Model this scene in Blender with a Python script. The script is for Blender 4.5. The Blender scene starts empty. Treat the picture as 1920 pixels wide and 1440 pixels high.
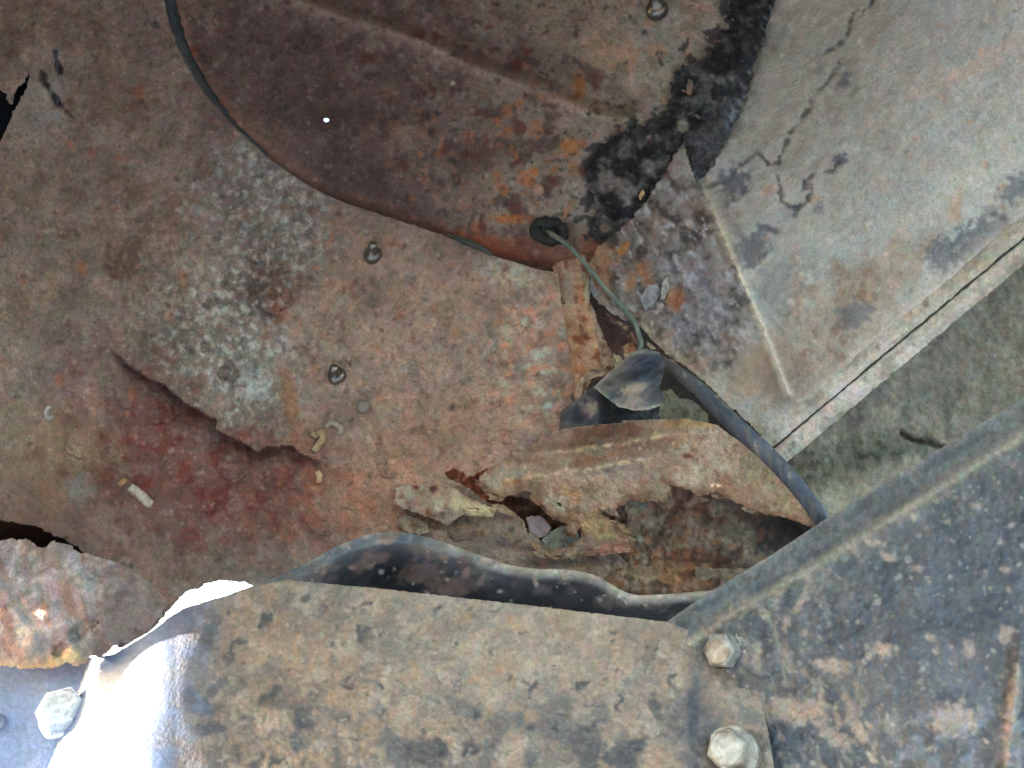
import bpy, math, random, time
import numpy as np
from mathutils import Vector, Matrix
from mathutils.geometry import delaunay_2d_cdt

T0 = time.time()
random.seed(4)
rng = np.random.default_rng(7)
scene = bpy.context.scene
COL = scene.collection

# ------------------------------------------------------------------ camera
W, H = 1920.0, 1440.0
HFOV = math.radians(60)
KPX = math.tan(HFOV / 2) / (W / 2)          # lateral metres per photo pixel and metre of distance
PITCH = math.radians(24)
CAM = Vector((0, 0, 0.5))
cam = bpy.data.cameras.new('camera'); cam_o = bpy.data.objects.new('camera', cam); COL.objects.link(cam_o)
cam.angle = HFOV; cam.sensor_fit = 'HORIZONTAL'; cam.clip_start = 0.005; cam.clip_end = 4000
cam_o.location = CAM; cam_o.rotation_euler = (math.pi / 2 + PITCH, 0, 0)
cam.dof.use_dof = True; cam.dof.focus_distance = 0.35; cam.dof.aperture_fstop = 14.0
scene.camera = cam_o
AX = np.array([1.0, 0, 0])
AU = np.array([0, -math.sin(PITCH), math.cos(PITCH)])
AF = np.array([0, math.cos(PITCH), math.sin(PITCH)])
C0 = np.array(CAM)

# ------------------------------------------------------------------ world, sun, exposure
SUN_C = np.array([-0.95, 0.02, 0.27])        # towards the sun: right, up, away from the camera
sd = SUN_C[0] * AX + SUN_C[1] * AU + SUN_C[2] * AF
sd = sd / np.linalg.norm(sd)
SUN_EL = math.asin(sd[2]); SUN_AZ = math.atan2(sd[0], sd[1])
world = bpy.data.worlds.new('World'); scene.world = world; world.use_nodes = True
nt = world.node_tree; bg = nt.nodes['Background']
sky = nt.nodes.new('ShaderNodeTexSky'); sky.sky_type = 'NISHITA'; sky.sun_disc = False
sky.sun_elevation = SUN_EL; sky.sun_rotation = SUN_AZ
sky.air_density = 1.0; sky.dust_density = 1.5; sky.ozone_density = 1.5
nt.links.new(sky.outputs[0], bg.inputs[0]); bg.inputs[1].default_value = 0.15
sun = bpy.data.lights.new('sun', 'SUN'); sun.energy = 2.0; sun.angle = math.radians(0.5); sun.color = (1, 0.96, 0.91)
sun_o = bpy.data.objects.new('sun', sun); COL.objects.link(sun_o)
sun_o.rotation_euler = Vector(sd).to_track_quat('Z', 'Y').to_euler()
sun_o.location = (-2, 1, 2)
scene.view_settings.view_transform = 'Standard'; scene.view_settings.look = 'None'
scene.view_settings.exposure = 3.72; scene.view_settings.gamma = 1.0
scene.render.engine = 'CYCLES'
scene.cycles.use_denoising = True
scene.cycles.max_bounces = 8
ALB = 0.80                                   # displayed value of a white card facing the camera (sets the colour swatches)

# ------------------------------------------------------------------ numeric helpers
def P(px, py, d):
    px = np.asarray(px, float); py = np.asarray(py, float); d = np.asarray(d, float)
    x = (px - W / 2) * KPX * d; y = (H / 2 - py) * KPX * d
    return C0 + x[..., None] * AX + y[..., None] * AU + d[..., None] * AF

def sm(a, b, x):
    t = np.clip((x - a) / (b - a), 0, 1); return t * t * (3 - 2 * t)

def _h(ix, iy, s):
    n = (ix.astype(np.int64) * 374761393 + iy.astype(np.int64) * 668265263 + s * 1442695041) & 0xffffffff
    n = ((n ^ (n >> 13)) * 1274126177) & 0xffffffff
    return ((n ^ (n >> 16)) & 0xffff) / 65535.0

def vn(x, y, s):
    ix = np.floor(x); iy = np.floor(y); fx = x - ix; fy = y - iy
    ix = ix.astype(np.int64); iy = iy.astype(np.int64)
    a = _h(ix, iy, s) * 6.2832; b = _h(ix + 1, iy, s) * 6.2832; c = _h(ix, iy + 1, s) * 6.2832; e = _h(ix + 1, iy + 1, s) * 6.2832
    ux = fx * fx * fx * (fx * (fx * 6 - 15) + 10); uy = fy * fy * fy * (fy * (fy * 6 - 15) + 10)
    g = lambda an, dx, dy: np.cos(an) * dx + np.sin(an) * dy
    v0 = g(a, fx, fy) * (1 - ux) + g(b, fx - 1, fy) * ux
    v1 = g(c, fx, fy - 1) * (1 - ux) + g(e, fx - 1, fy - 1) * ux
    return (v0 * (1 - uy) + v1 * uy) * 1.5

def fb(px, py, sc, o=4, s=0, ax=1.0, ang=0.0, gain=0.55):
    """fractal noise, sc = feature size; ax stretches it along direction ang (degrees)"""
    if ang or ax != 1.0:
        c, q = math.cos(math.radians(ang)), math.sin(math.radians(ang))
        px, py = (px * c + py * q) / ax, -px * q + py * c
    r = np.zeros(np.shape(px)); a = 1.0; f = 1.0 / sc; t = 0
    for i in range(o):
        r += a * vn(px * f + 13.7 * i, py * f - 7.1 * i, s * 31 + i); t += a; a *= gain; f *= 2.03
    return r / t * 1.6

def seg(px, py, pts):
    """distance to a polyline and signed side"""
    D = np.full(px.shape, 1e9); S = np.zeros(px.shape)
    for (x0, y0), (x1, y1) in zip(pts[:-1], pts[1:]):
        dx, dy = x1 - x0, y1 - y0; L = dx * dx + dy * dy + 1e-9
        t = np.clip(((px - x0) * dx + (py - y0) * dy) / L, 0, 1)
        ex, ey = px - x0 - t * dx, py - y0 - t * dy
        d = np.hypot(ex, ey); m = d < D
        D = np.where(m, d, D); S = np.where(m, np.sign(dx * ey - dy * ex), S)
    return D, S

def blob(px, py, cx, cy, rx, ry=None, ang=0, warp=0.5, ws=None, soft=0.35, s=1):
    ry = ry or rx; ws = ws or max(8, 0.6 * min(rx, ry))
    c, q = math.cos(math.radians(ang)), math.sin(math.radians(ang))
    u = (px - cx) * c + (py - cy) * q; v = -(px - cx) * q + (py - cy) * c
    r = np.hypot(u / rx, v / ry)
    near = r < 3
    w = np.zeros_like(r); w[near] = fb(px[near], py[near], ws, 4, s)
    return 1 - sm(1 - soft, 1 + soft, r + warp * w)

def dots(px, py, cell, s, prob=0.5, r0=0.15, r1=0.4, ax=1.0, ang=0.0, soft=0.35, warp=0.0):
    if warp:
        px = px + warp * fb(px, py, cell * .7, 2, s + 5); py = py + warp * fb(px, py, cell * .7, 2, s + 6)
    c, q = math.cos(math.radians(ang)), math.sin(math.radians(ang))
    u = (px * c + py * q) / (cell * ax); v = (-px * q + py * c) / cell
    iu = np.floor(u).astype(np.int64); iv = np.floor(v).astype(np.int64); m = np.zeros_like(u)
    for a in (-1, 0, 1):
        for b in (-1, 0, 1):
            I, J = iu + a, iv + b
            rr = r0 + (r1 - r0) * _h(I, J, s + 3) ** 2
            d = np.hypot(u - I - _h(I, J, s + 1), v - J - _h(I, J, s + 2)) / rr
            m = np.maximum(m, (1 - sm(1 - soft, 1 + soft, d)) * (_h(I, J, s + 4) < prob))
    return m

class TPS:
    def __init__(self, pts):
        p = np.array(pts, float); self.c = p[:, :2] / 1000; n = len(p)
        K = self._k(self.c); Q = np.c_[np.ones(n), self.c]
        A = np.zeros((n + 3, n + 3)); A[:n, :n] = K + 1e-6 * np.eye(n); A[:n, n:] = Q; A[n:, :n] = Q.T
        self.w = np.linalg.solve(A, np.r_[p[:, 2], 0, 0, 0])
    def _k(self, q):
        r2 = ((q[:, None, :] - self.c[None]) ** 2).sum(-1); return 0.5 * r2 * np.log(r2 + 1e-12)
    def __call__(self, px, py):
        px = np.asarray(px, float); py = np.asarray(py, float); sh = px.shape
        q = np.c_[px.ravel(), py.ravel()] / 1000
        out = np.empty(len(q))
        for i in range(0, len(q), 40000):
            b = q[i:i + 40000]; out[i:i + 40000] = self._k(b) @ self.w[:-3] + self.w[-3] + b @ self.w[-2:]
        return out.reshape(sh)

def inside(px, py, poly):
    c = np.zeros(px.shape, bool); n = len(poly); j = n - 1
    for i in range(n):
        xi, yi = poly[i]; xj, yj = poly[j]; j = i
        if yi == yj: continue
        m = (yi > py) != (yj > py)
        c ^= m & (px < (xj - xi) * (py - yi) / (yj - yi) + xi)
    return c

def spline(pts, n=8):
    p = np.array(pts, float); p = np.vstack([2 * p[0] - p[1], p, 2 * p[-1] - p[-2]]); o = []
    for i in range(1, len(p) - 2):
        for t in np.linspace(0, 1, n, endpoint=False):
            a, b, c, d = p[i - 1], p[i], p[i + 1], p[i + 2]
            o.append(0.5 * (2 * b + (c - a) * t + (2 * a - 5 * b + 4 * c - d) * t * t + (3 * b - a - 3 * c + d) * t ** 3))
    o.append(p[-2]); return np.array(o)

def dense(poly, step, jag, js, seed):
    """subdivide a closed outline and fray it; a point's optional third value scales the fraying there"""
    o = []; n = len(poly)
    for i in range(n):
        a, b = poly[i], poly[(i + 1) % n]
        ja = a[2] if len(a) > 2 else 1; jb = b[2] if len(b) > 2 else 1
        L = math.hypot(b[0] - a[0], b[1] - a[1]); k = max(1, int(L / step))
        for t in range(k):
            f = t / k; o.append((a[0] + (b[0] - a[0]) * f, a[1] + (b[1] - a[1]) * f, ja + (jb - ja) * f))
    o = np.array(o); x, y, j = o.T
    if jag:
        x, y = x + jag * j * fb(x, y, js, 4, seed, gain=.7), y + jag * j * fb(x, y, js, 4, seed + 1, gain=.7)
    return list(zip(x.tolist(), y.tolist()))

def lin(c):
    c = np.asarray(c, float); return np.where(c <= 0.04045, c / 12.92, ((c + 0.055) / 1.055) ** 2.4)

LIGHT_TINT = np.array([1.01, .97, .93]); SAT = 0.92
class Paint:
    grit = 1.0
    def __init__(s, px, py, rgb, rough=0.8):
        s.x, s.y = px, py; s.c = np.tile(np.array(rgb, float) / 255, (len(px), 1)); s.r = np.full(len(px), rough)
    def mix(s, m, rgb, rough=None):
        m = np.clip(m, 0, 1)
        s.c += (np.array(rgb, float) / 255 - s.c) * m[:, None]
        if rough is not None: s.r += (rough - s.r) * m
        return s
    def mul(s, f): s.c *= f[:, None]; return s
    def out(s):
        if len(s.x) > 300:
            x, y = s.x, s.y; v = .12 * fb(x, y, 13, 4, 901, gain=.85) * (.35 + 1.1 * sm(-.4, .5, fb(x, y, 130, 3, 905))) + .08 * fb(x, y, 60, 2, 902)
            w1 = .07 * fb(x, y, 26, 3, 903); w2 = .07 * fb(x, y, 30, 3, 904)
            s.c = s.c * (1 + s.grit * np.c_[v + w1, v - .3 * w1, v + w2])
        g = s.c @ np.array([.3, .6, .1]); c = g[:, None] + (s.c - g[:, None]) * SAT
        a = lin(np.clip(c, 0, 1)) / ALB / LIGHT_TINT
        return np.clip(a, 0.004, 0.85), np.clip(s.r, 0.1, 1)

# ------------------------------------------------------------------ materials
def material(name, bump=0.5, bscale=900, grain=0.25, gscale=1300, spec=0.35, metallic=0.0, coat=0.0, detail=4):
    m = bpy.data.materials.new(name); m.use_nodes = True; t = m.node_tree; b = t.nodes['Principled BSDF']
    N = t.nodes.new; Lk = t.links.new
    ca = N('ShaderNodeAttribute'); ca.attribute_name = 'tint'
    ra = N('ShaderNodeAttribute'); ra.attribute_name = 'roughness'
    tc = N('ShaderNodeTexCoord')
    n1 = N('ShaderNodeTexNoise'); n1.inputs['Scale'].default_value = gscale; n1.inputs['Detail'].default_value = 4
    n1.inputs['Roughness'].default_value = 0.65
    n2 = N('ShaderNodeTexNoise'); n2.inputs['Scale'].default_value = bscale; n2.inputs['Detail'].default_value = detail
    n3 = N('ShaderNodeTexNoise'); n3.inputs['Scale'].default_value = bscale * 0.37; n3.inputs['Detail'].default_value = 3
    for n in (n1, n2, n3): Lk(tc.outputs['Object'], n.inputs['Vector'])
    mr = N('ShaderNodeMapRange'); mr.inputs['From Min'].default_value = 0.3; mr.inputs['From Max'].default_value = 0.7
    mr.inputs['To Min'].default_value = 1 - grain; mr.inputs['To Max'].default_value = 1 + grain
    Lk(n1.outputs['Fac'], mr.inputs['Value'])
    mx = N('ShaderNodeVectorMath'); mx.operation = 'SCALE'
    Lk(ca.outputs['Color'], mx.inputs[0]); Lk(mr.outputs[0], mx.inputs['Scale'])
    # a little hue drift between warm and cool grains
    hn = N('ShaderNodeMapRange'); hn.inputs['From Min'].default_value = 0.35; hn.inputs['From Max'].default_value = 0.65
    Lk(n2.outputs['Fac'], hn.inputs['Value'])
    hm = N('ShaderNodeMix'); hm.data_type = 'RGBA'; hm.blend_type = 'MIX'
    hm.inputs[6].default_value = (1.04, 1.0, 0.96, 1); hm.inputs[7].default_value = (0.97, 1.0, 1.03, 1)
    Lk(hn.outputs[0], hm.inputs[0])
    m2 = N('ShaderNodeVectorMath'); m2.operation = 'MULTIPLY'
    Lk(mx.outputs[0], m2.inputs[0]); Lk(hm.outputs[2], m2.inputs[1]); Lk(m2.outputs[0], b.inputs['Base Color'])
    rr = N('ShaderNodeMath'); rr.operation = 'MULTIPLY_ADD'
    Lk(n2.outputs['Fac'], rr.inputs[0]); rr.inputs[1].default_value = 0.3
    ro = N('ShaderNodeMath'); ro.operation = 'SUBTRACT'; Lk(ra.outputs['Fac'], ro.inputs[0]); ro.inputs[1].default_value = 0.15
    Lk(ro.outputs[0], rr.inputs[2]); Lk(rr.outputs[0], b.inputs['Roughness'])
    b.inputs['Specular IOR Level'].default_value = spec; b.inputs['Metallic'].default_value = metallic
    ad = N('ShaderNodeMath'); ad.operation = 'MULTIPLY_ADD'; ad.inputs[1].default_value = 0.6
    Lk(n3.outputs['Fac'], ad.inputs[0]); Lk(n2.outputs['Fac'], ad.inputs[2])
    bp = N('ShaderNodeBump'); bp.inputs['Strength'].default_value = bump; bp.inputs['Distance'].default_value = 0.0018
    bs = N('ShaderNodeMapRange'); bs.inputs['From Min'].default_value = 0.42; bs.inputs['From Max'].default_value = 0.8
    bs.inputs['To Min'].default_value = bump * 0.22; bs.inputs['To Max'].default_value = bump
    Lk(ra.outputs['Fac'], bs.inputs['Value']); Lk(bs.outputs[0], bp.inputs['Strength'])
    Lk(ad.outputs[0], bp.inputs['Height']); Lk(bp.outputs[0], b.inputs['Normal'])
    return m

M_RUST = material('rusted_steel', bump=0.6, bscale=700, grain=0.28)
M_PAINT = material('underseal_paint', bump=0.5, bscale=600, grain=0.2)
M_CRUST = material('crumbling_sealer', bump=0.9, bscale=420, grain=0.35, spec=0.45)
M_TAR = material('black_sealer', bump=0.9, bscale=380, grain=0.4, spec=0.5)
M_PLASTIC = material('black_plastic', bump=0.22, bscale=900, grain=0.2, spec=0.5)
M_MUD = material('dried_mud', bump=0.4, bscale=800, grain=0.16, spec=0.3)
M_RUBBER = material('rubber', bump=0.25, bscale=700, grain=0.2, spec=0.25)
M_STRIP = material('weathered_rubber', bump=0.3, bscale=600, grain=0.2, spec=0.08)
M_STEEL = material('zinc_steel', bump=0.1, bscale=1200, grain=0.2, spec=0.5, metallic=0.95)
M_DUST = material('dusty_bolt', bump=0.35, bscale=900, grain=0.38, gscale=420, spec=0.5, metallic=0.25)

# ------------------------------------------------------------------ object helpers
def empty(name, loc, label=None, cat=None, group=None):
    o = bpy.data.objects.new(name, None); COL.objects.link(o); o.location = loc; o.empty_display_size = .02
    return tag(o, label, cat, group)

def tag(o, label=None, cat=None, group=None):
    if label: o['label'] = label
    if cat: o['category'] = cat
    if group: o['group'] = group
    return o

def wloc(o):
    v = Vector(o.location)
    while o.parent: o = o.parent; v += Vector(o.location)
    return v

def mesh_obj(name, V, F, colr, rough, mat, parent=None, smooth=True):
    """V world vertices, F triangle/quad list or int array"""
    org = Vector(V.mean(0)); me = bpy.data.meshes.new(name)
    V = V - np.array(org)
    if isinstance(F, np.ndarray):
        me.vertices.add(len(V)); me.vertices.foreach_set('co', V.astype(np.float32).ravel())
        k = F.shape[1]; me.loops.add(F.size); me.loops.foreach_set('vertex_index', F.astype(np.int32).ravel())
        me.polygons.add(len(F)); me.polygons.foreach_set('loop_start', np.arange(0, F.size, k, dtype=np.int32))
        me.polygons.foreach_set('loop_total', np.full(len(F), k, dtype=np.int32)); me.update(calc_edges=True)
    else:
        me.from_pydata(V.tolist(), [], F)
    me.validate()
    at = me.attributes.new('tint', 'FLOAT_COLOR', 'POINT')
    at.data.foreach_set('color', np.c_[colr, np.ones(len(colr))].astype(np.float32).ravel())
    ar = me.attributes.new('roughness', 'FLOAT', 'POINT'); ar.data.foreach_set('value', np.asarray(rough, np.float32))
    me.polygons.foreach_set('use_smooth', np.full(len(me.polygons), smooth)); me.materials.append(mat)
    o = bpy.data.objects.new(name, me); COL.objects.link(o)
    if parent: o.parent = parent; o.location = org - wloc(parent)
    else: o.location = org
    return o

def sheet(name, poly, depth, paint, mat, parent=None, thick=0.0013, res=4.2, holes=(), jag=0.0, js=18, seed=1, far=None):
    """a real sheet: outline in photo pixels, each point at its own distance; given thickness backwards"""
    rings = [dense(poly, res, jag, js, seed)] + [dense(h, min(res, 3.2), jag, js, seed + 7 + i) for i, h in enumerate(holes)]
    pts = []; edges = []
    for r in rings:
        b = len(pts); pts += r; edges += [(b + i, b + (i + 1) % len(r)) for i in range(len(r))]
    R = np.array(rings[0]); x0, y0 = R.min(0); x1, y1 = R.max(0)
    gx, gy = np.meshgrid(np.arange(x0, x1, res), np.arange(y0, y1, res * .87)); gx = gx + (np.arange(gx.shape[0]) % 2)[:, None] * res / 2
    gx = (gx + rng.uniform(-.18, .18, gx.shape) * res).ravel(); gy = (gy + rng.uniform(-.18, .18, gy.shape) * res).ravel()
    # thin the part that the photograph does not show
    off = (gx < -60) | (gx > W + 60) | (gy < -60) | (gy > H + 60)
    keep = ~off | (rng.random(gx.shape) < 0.12)
    if far is not None: keep &= far(gx, gy) | (rng.random(gx.shape) < 0.12)
    gx, gy = gx[keep], gy[keep]
    k = inside(gx, gy, rings[0])
    for h in rings[1:]: k &= ~inside(gx, gy, h)
    gx, gy = gx[k], gy[k]
    allp = [Vector(p) for p in pts] + [Vector((a, b)) for a, b in zip(gx.tolist(), gy.tolist())]
    vo, eo, fo, *_ = delaunay_2d_cdt(allp, edges, [], 0, 1e-4)
    v = np.array([(q.x, q.y) for q in vo]); f = np.array([t for t in fo if len(t) == 3], np.int64)
    c = v[f].mean(1); k = inside(c[:, 0], c[:, 1], rings[0])
    for h in rings[1:]: k &= ~inside(c[:, 0], c[:, 1], h)
    f = f[k]; used = np.unique(f); mp = -np.ones(len(v), np.int64); mp[used] = np.arange(len(used)); v = v[used]; f = mp[f]
    a, b = v[f[:, 1]] - v[f[:, 0]], v[f[:, 2]] - v[f[:, 0]]
    fl = a[:, 0] * b[:, 1] - a[:, 1] * b[:, 0] > 0; f[fl] = f[fl][:, ::-1]
    px, py = v.T; d = depth(px, py)
    A = P(px, py, d); B = P(px, py, d + thick)
    n = len(v)
    E = np.sort(np.r_[f[:, [0, 1]], f[:, [1, 2]], f[:, [2, 0]]], 1); Ed = np.r_[f[:, [0, 1]], f[:, [1, 2]], f[:, [2, 0]]]
    key = E[:, 0] * n + E[:, 1]; u, idx, cnt = np.unique(key, return_index=True, return_counts=True)
    be = Ed[idx[cnt == 1]]
    side = np.r_[np.c_[be[:, 1], be[:, 0], be[:, 0] + n], np.c_[be[:, 1], be[:, 0] + n, be[:, 1] + n]]
    F = np.r_[f, f[:, ::-1] + n, side]
    col, ro = paint(px, py).out()
    return mesh_obj(name, np.r_[A, B], F, np.r_[col, col], np.r_[ro, ro], mat, parent)

def swept(name, pts, rad, paint, mat, parent=None, ring=14, n=10, wob=0.0, cap=True):
    """a tube along points (px, py, distance); rad in metres, one or one per point"""
    rad = [rad] * len(pts) if np.isscalar(rad) else rad
    q = spline([list(p) + [r] for p, r in zip(pts, rad)], n)
    X = P(q[:, 0], q[:, 1], q[:, 2]); m = len(X)
    Tn = np.gradient(X, axis=0); Tn /= np.linalg.norm(Tn, axis=1)[:, None]
    V = []; px = []; py = []
    up = np.cross(Tn[0], AF); up /= np.linalg.norm(up)
    for i in range(m):
        up = up - Tn[i] * up.dot(Tn[i]); up /= np.linalg.norm(up); s = np.cross(Tn[i], up)
        for k in range(ring):
            an = 2 * math.pi * k / ring
            r = q[i, 3] * (1 + wob * float(fb(np.array([i * 9.0]), np.array([k * 17.0]), 30, 3, 5)[0]))
            V.append(X[i] + r * (math.cos(an) * up + math.sin(an) * s)); px.append(q[i, 0] + 22 * math.cos(an)); py.append(q[i, 1] + 22 * math.sin(an))
    F = [(i * ring + k, i * ring + (k + 1) % ring, (i + 1) * ring + (k + 1) % ring, (i + 1) * ring + k) for i in range(m - 1) for k in range(ring)]
    if cap:
        F.append(tuple(range(ring))[::-1]); F.append(tuple((m - 1) * ring + k for k in range(ring)))
    col, ro = paint(np.array(px, float), np.array(py, float)).out()
    return mesh_obj(name, np.array(V), F, col, ro, mat, parent)

def lathe(name, px, py, d, axis, prof, sides, paint_rgb, rough, mat, parent=None, spin=0.0, smooth=False, mott=None):
    """turned/hex piece: prof = [(radius, height)], sides per ring (int or list), axis a world direction"""
    o = P(px, py, d); z = np.array(axis, float); z /= np.linalg.norm(z)
    x = np.cross(AU, z); x /= np.linalg.norm(x); y = np.cross(z, x)
    V = []; F = []; n = sides
    for r, h in prof:
        for k in range(n):
            a = 2 * math.pi * k / n + spin; V.append(o + z * h + r * (math.cos(a) * x + math.sin(a) * y))
    for i in range(len(prof) - 1):
        for k in range(n): F.append((i * n + k, i * n + (k + 1) % n, (i + 1) * n + (k + 1) % n, (i + 1) * n + k))
    F.append(tuple((len(prof) - 1) * n + k for k in range(n)))
    V = np.array(V); pt = Paint(V[:, 0] * 9000, V[:, 2] * 9000, paint_rgb, rough)
    if mott: pt.mix(sm(0.0, 0.5, fb(pt.x, pt.y, 40, 3, 3)), mott)
    c, ro = pt.out()
    return mesh_obj(name, V, F, c, ro, mat, parent, smooth)

def surf_normal(dep, px, py):
    e = 6.0
    a = P(px + e, py, dep(np.array([px + e]), np.array([py]))[0]) - P(px - e, py, dep(np.array([px - e]), np.array([py]))[0])
    b = P(px, py - e, dep(np.array([px]), np.array([py - e]))[0]) - P(px, py + e, dep(np.array([px]), np.array([py + e]))[0])
    n = np.cross(a, b); n /= np.linalg.norm(n)
    return n if n.dot(AF) < 0 else -n

def at1(dep, x, y): return float(dep(np.array([float(x)]), np.array([float(y)]))[0])

# ================================================================== the setting: ground far below, outside the picture, added for its bounce light
def build_ground():
    n = 24; xs = np.linspace(-1, 1, n); g = np.sign(xs) * np.abs(xs) ** 3 * 400
    X, Y = np.meshgrid(g, g); V = np.c_[X.ravel(), Y.ravel(), np.zeros(X.size)]
    F = [(j * n + i, j * n + i + 1, (j + 1) * n + i + 1, (j + 1) * n + i) for j in range(n - 1) for i in range(n - 1)]
    p = Paint(V[:, 0] * 50, V[:, 1] * 50, (124, 120, 115), .95); c, r = p.out()
    o = mesh_obj('ground', V, F, c, r, material('sandy_ground', bump=.4, bscale=6, grain=.3, gscale=20))
    o['kind'] = 'structure'
build_ground()

# ================================================================== the rusted wheel arch (welded body panels)
arch = empty('wheel_arch', tuple(P(960, 720, 0.43)), 'rusted and holed sheet-metal wheel arch of a vehicle seen from inside', 'wheel arch')

SEAM = [(310, -320), (306, -60), (312, 20), (330, 80), (362, 145), (415, 212), (478, 275), (550, 330), (620, 369), (700, 398),
        (780, 424), (860, 452), (915, 476), (960, 490), (1002, 503), (1046, 512)]
SEAMS = [tuple(p) for p in spline(SEAM, 5)]
CRACK = [(205, 655), (226, 668), (240, 684), (283, 712), (307, 720), (347, 755), (383, 775), (407, 787), (404, 805), (433, 819),
         (467, 835), (483, 849), (500, 838), (547, 835), (563, 850), (590, 862)]

base_L = TPS([(960, 600, .398), (700, 450, .402), (400, 300, .396), (300, 0, .386), (0, 0, .350), (0, 500, .352), (0, 860, .360), (0, 930, .372), (40, 1010, .412), (150, 1010, .412),
              (240, 1030, .412), (300, 900, .390), (600, 900, .395), (700, 1000, .393), (900, 800, .396), (1050, 520, .402), (1075, 700, .399),
              (500, 600, .397), (-330, 0, .268), (-330, 600, .268), (-330, 900, .280), (300, -320, .375), (0, -320, .340), (-330, -400, .268),
              (600, 1180, .402), (300, 1110, .405), (400, 1080, .404), (1000, 1000, .400), (1100, 1120, .395), (850, 1050, .394), (1230, 1150, .395), (-330, 1060, .33), (-640, 0, .21), (-640, 900, .215)])  # far-left points curl the unseen end forward to block the sun

def relief_L(px, py):
    r = .0015 * fb(px, py, 130, 3, 2) + .0008 * fb(px, py, 34, 4, 3)
    rough = sm(-.1, .5, fb(px, py, 210, 2, 8)) * .6 + blob(px, py, 470, 600, 230, 300, 20, .5, 90, .5) * .8
    r += rough * .0012 * fb(px, py, 15, 3, 4)
    # scale has burst along the crack: the sheet below it is eaten back
    d, s = seg(px, py, CRACK); r += .0060 * np.exp(-d / 32) * (s > 0) * sm(190, 260, px) * sm(640, 560, px)
    r += .0035 * blob(px, py, 566, 657, 9, 10, 30, .15, 8, .5)
    r += .0032 * (1 - sm(1, 7, seg(px, py, [(76, 128), (86, 158), (104, 185), (140, 226)])[0] + 5 * fb(px, py, 22, 3, 9))) * sm(235, 200, py)
    r += .0028 * (1 - sm(1, 6, seg(px, py, [(103, 96), (106, 116), (113, 137)])[0] + 4 * fb(px, py, 20, 3, 9)))
    for (x, y, a, b, g, h) in ((35, 795, 22, 28, 0, .002), (120, 790, 20, 18, 0, .0015), (500, 530, 40, 30, 30, .001), (160, 905, 26, 30, 10, .002),
                               (985, 598, 10, 7, 20, .0015), (870, 635, 9, 9, 0, .001), (690, 565, 9, 6, 30, .001), (840, 590, 12, 10, 0, .0012),
                               (945, 815, 16, 8, 0, .0012), (915, 822, 10, 8, 0, -.0012)):
        r += h * blob(px, py, x, y, a, b, g, .3, 12, .5, 3)
    r += .0026 * np.exp(-seg(px, py, [(-40, 972), (20, 978), (66, 986), (100, 1002), (130, 1016)])[0] / 30) * 2.6 - .0016 * dots(px, py, 46, 11, .35, .06, .16, soft=.6) * blob(px, py, 300, 600, 420, 480, 0, .3, 120, .4)
    # pressed fold that the torn plate grows out of
    r -= .003 * (1 - sm(0, 60, seg(px, py, [(960, 815), (1090, 795)])[0]))
    return r
def dep_L(px, py): return base_L(px, py) + relief_L(px, py)

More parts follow.
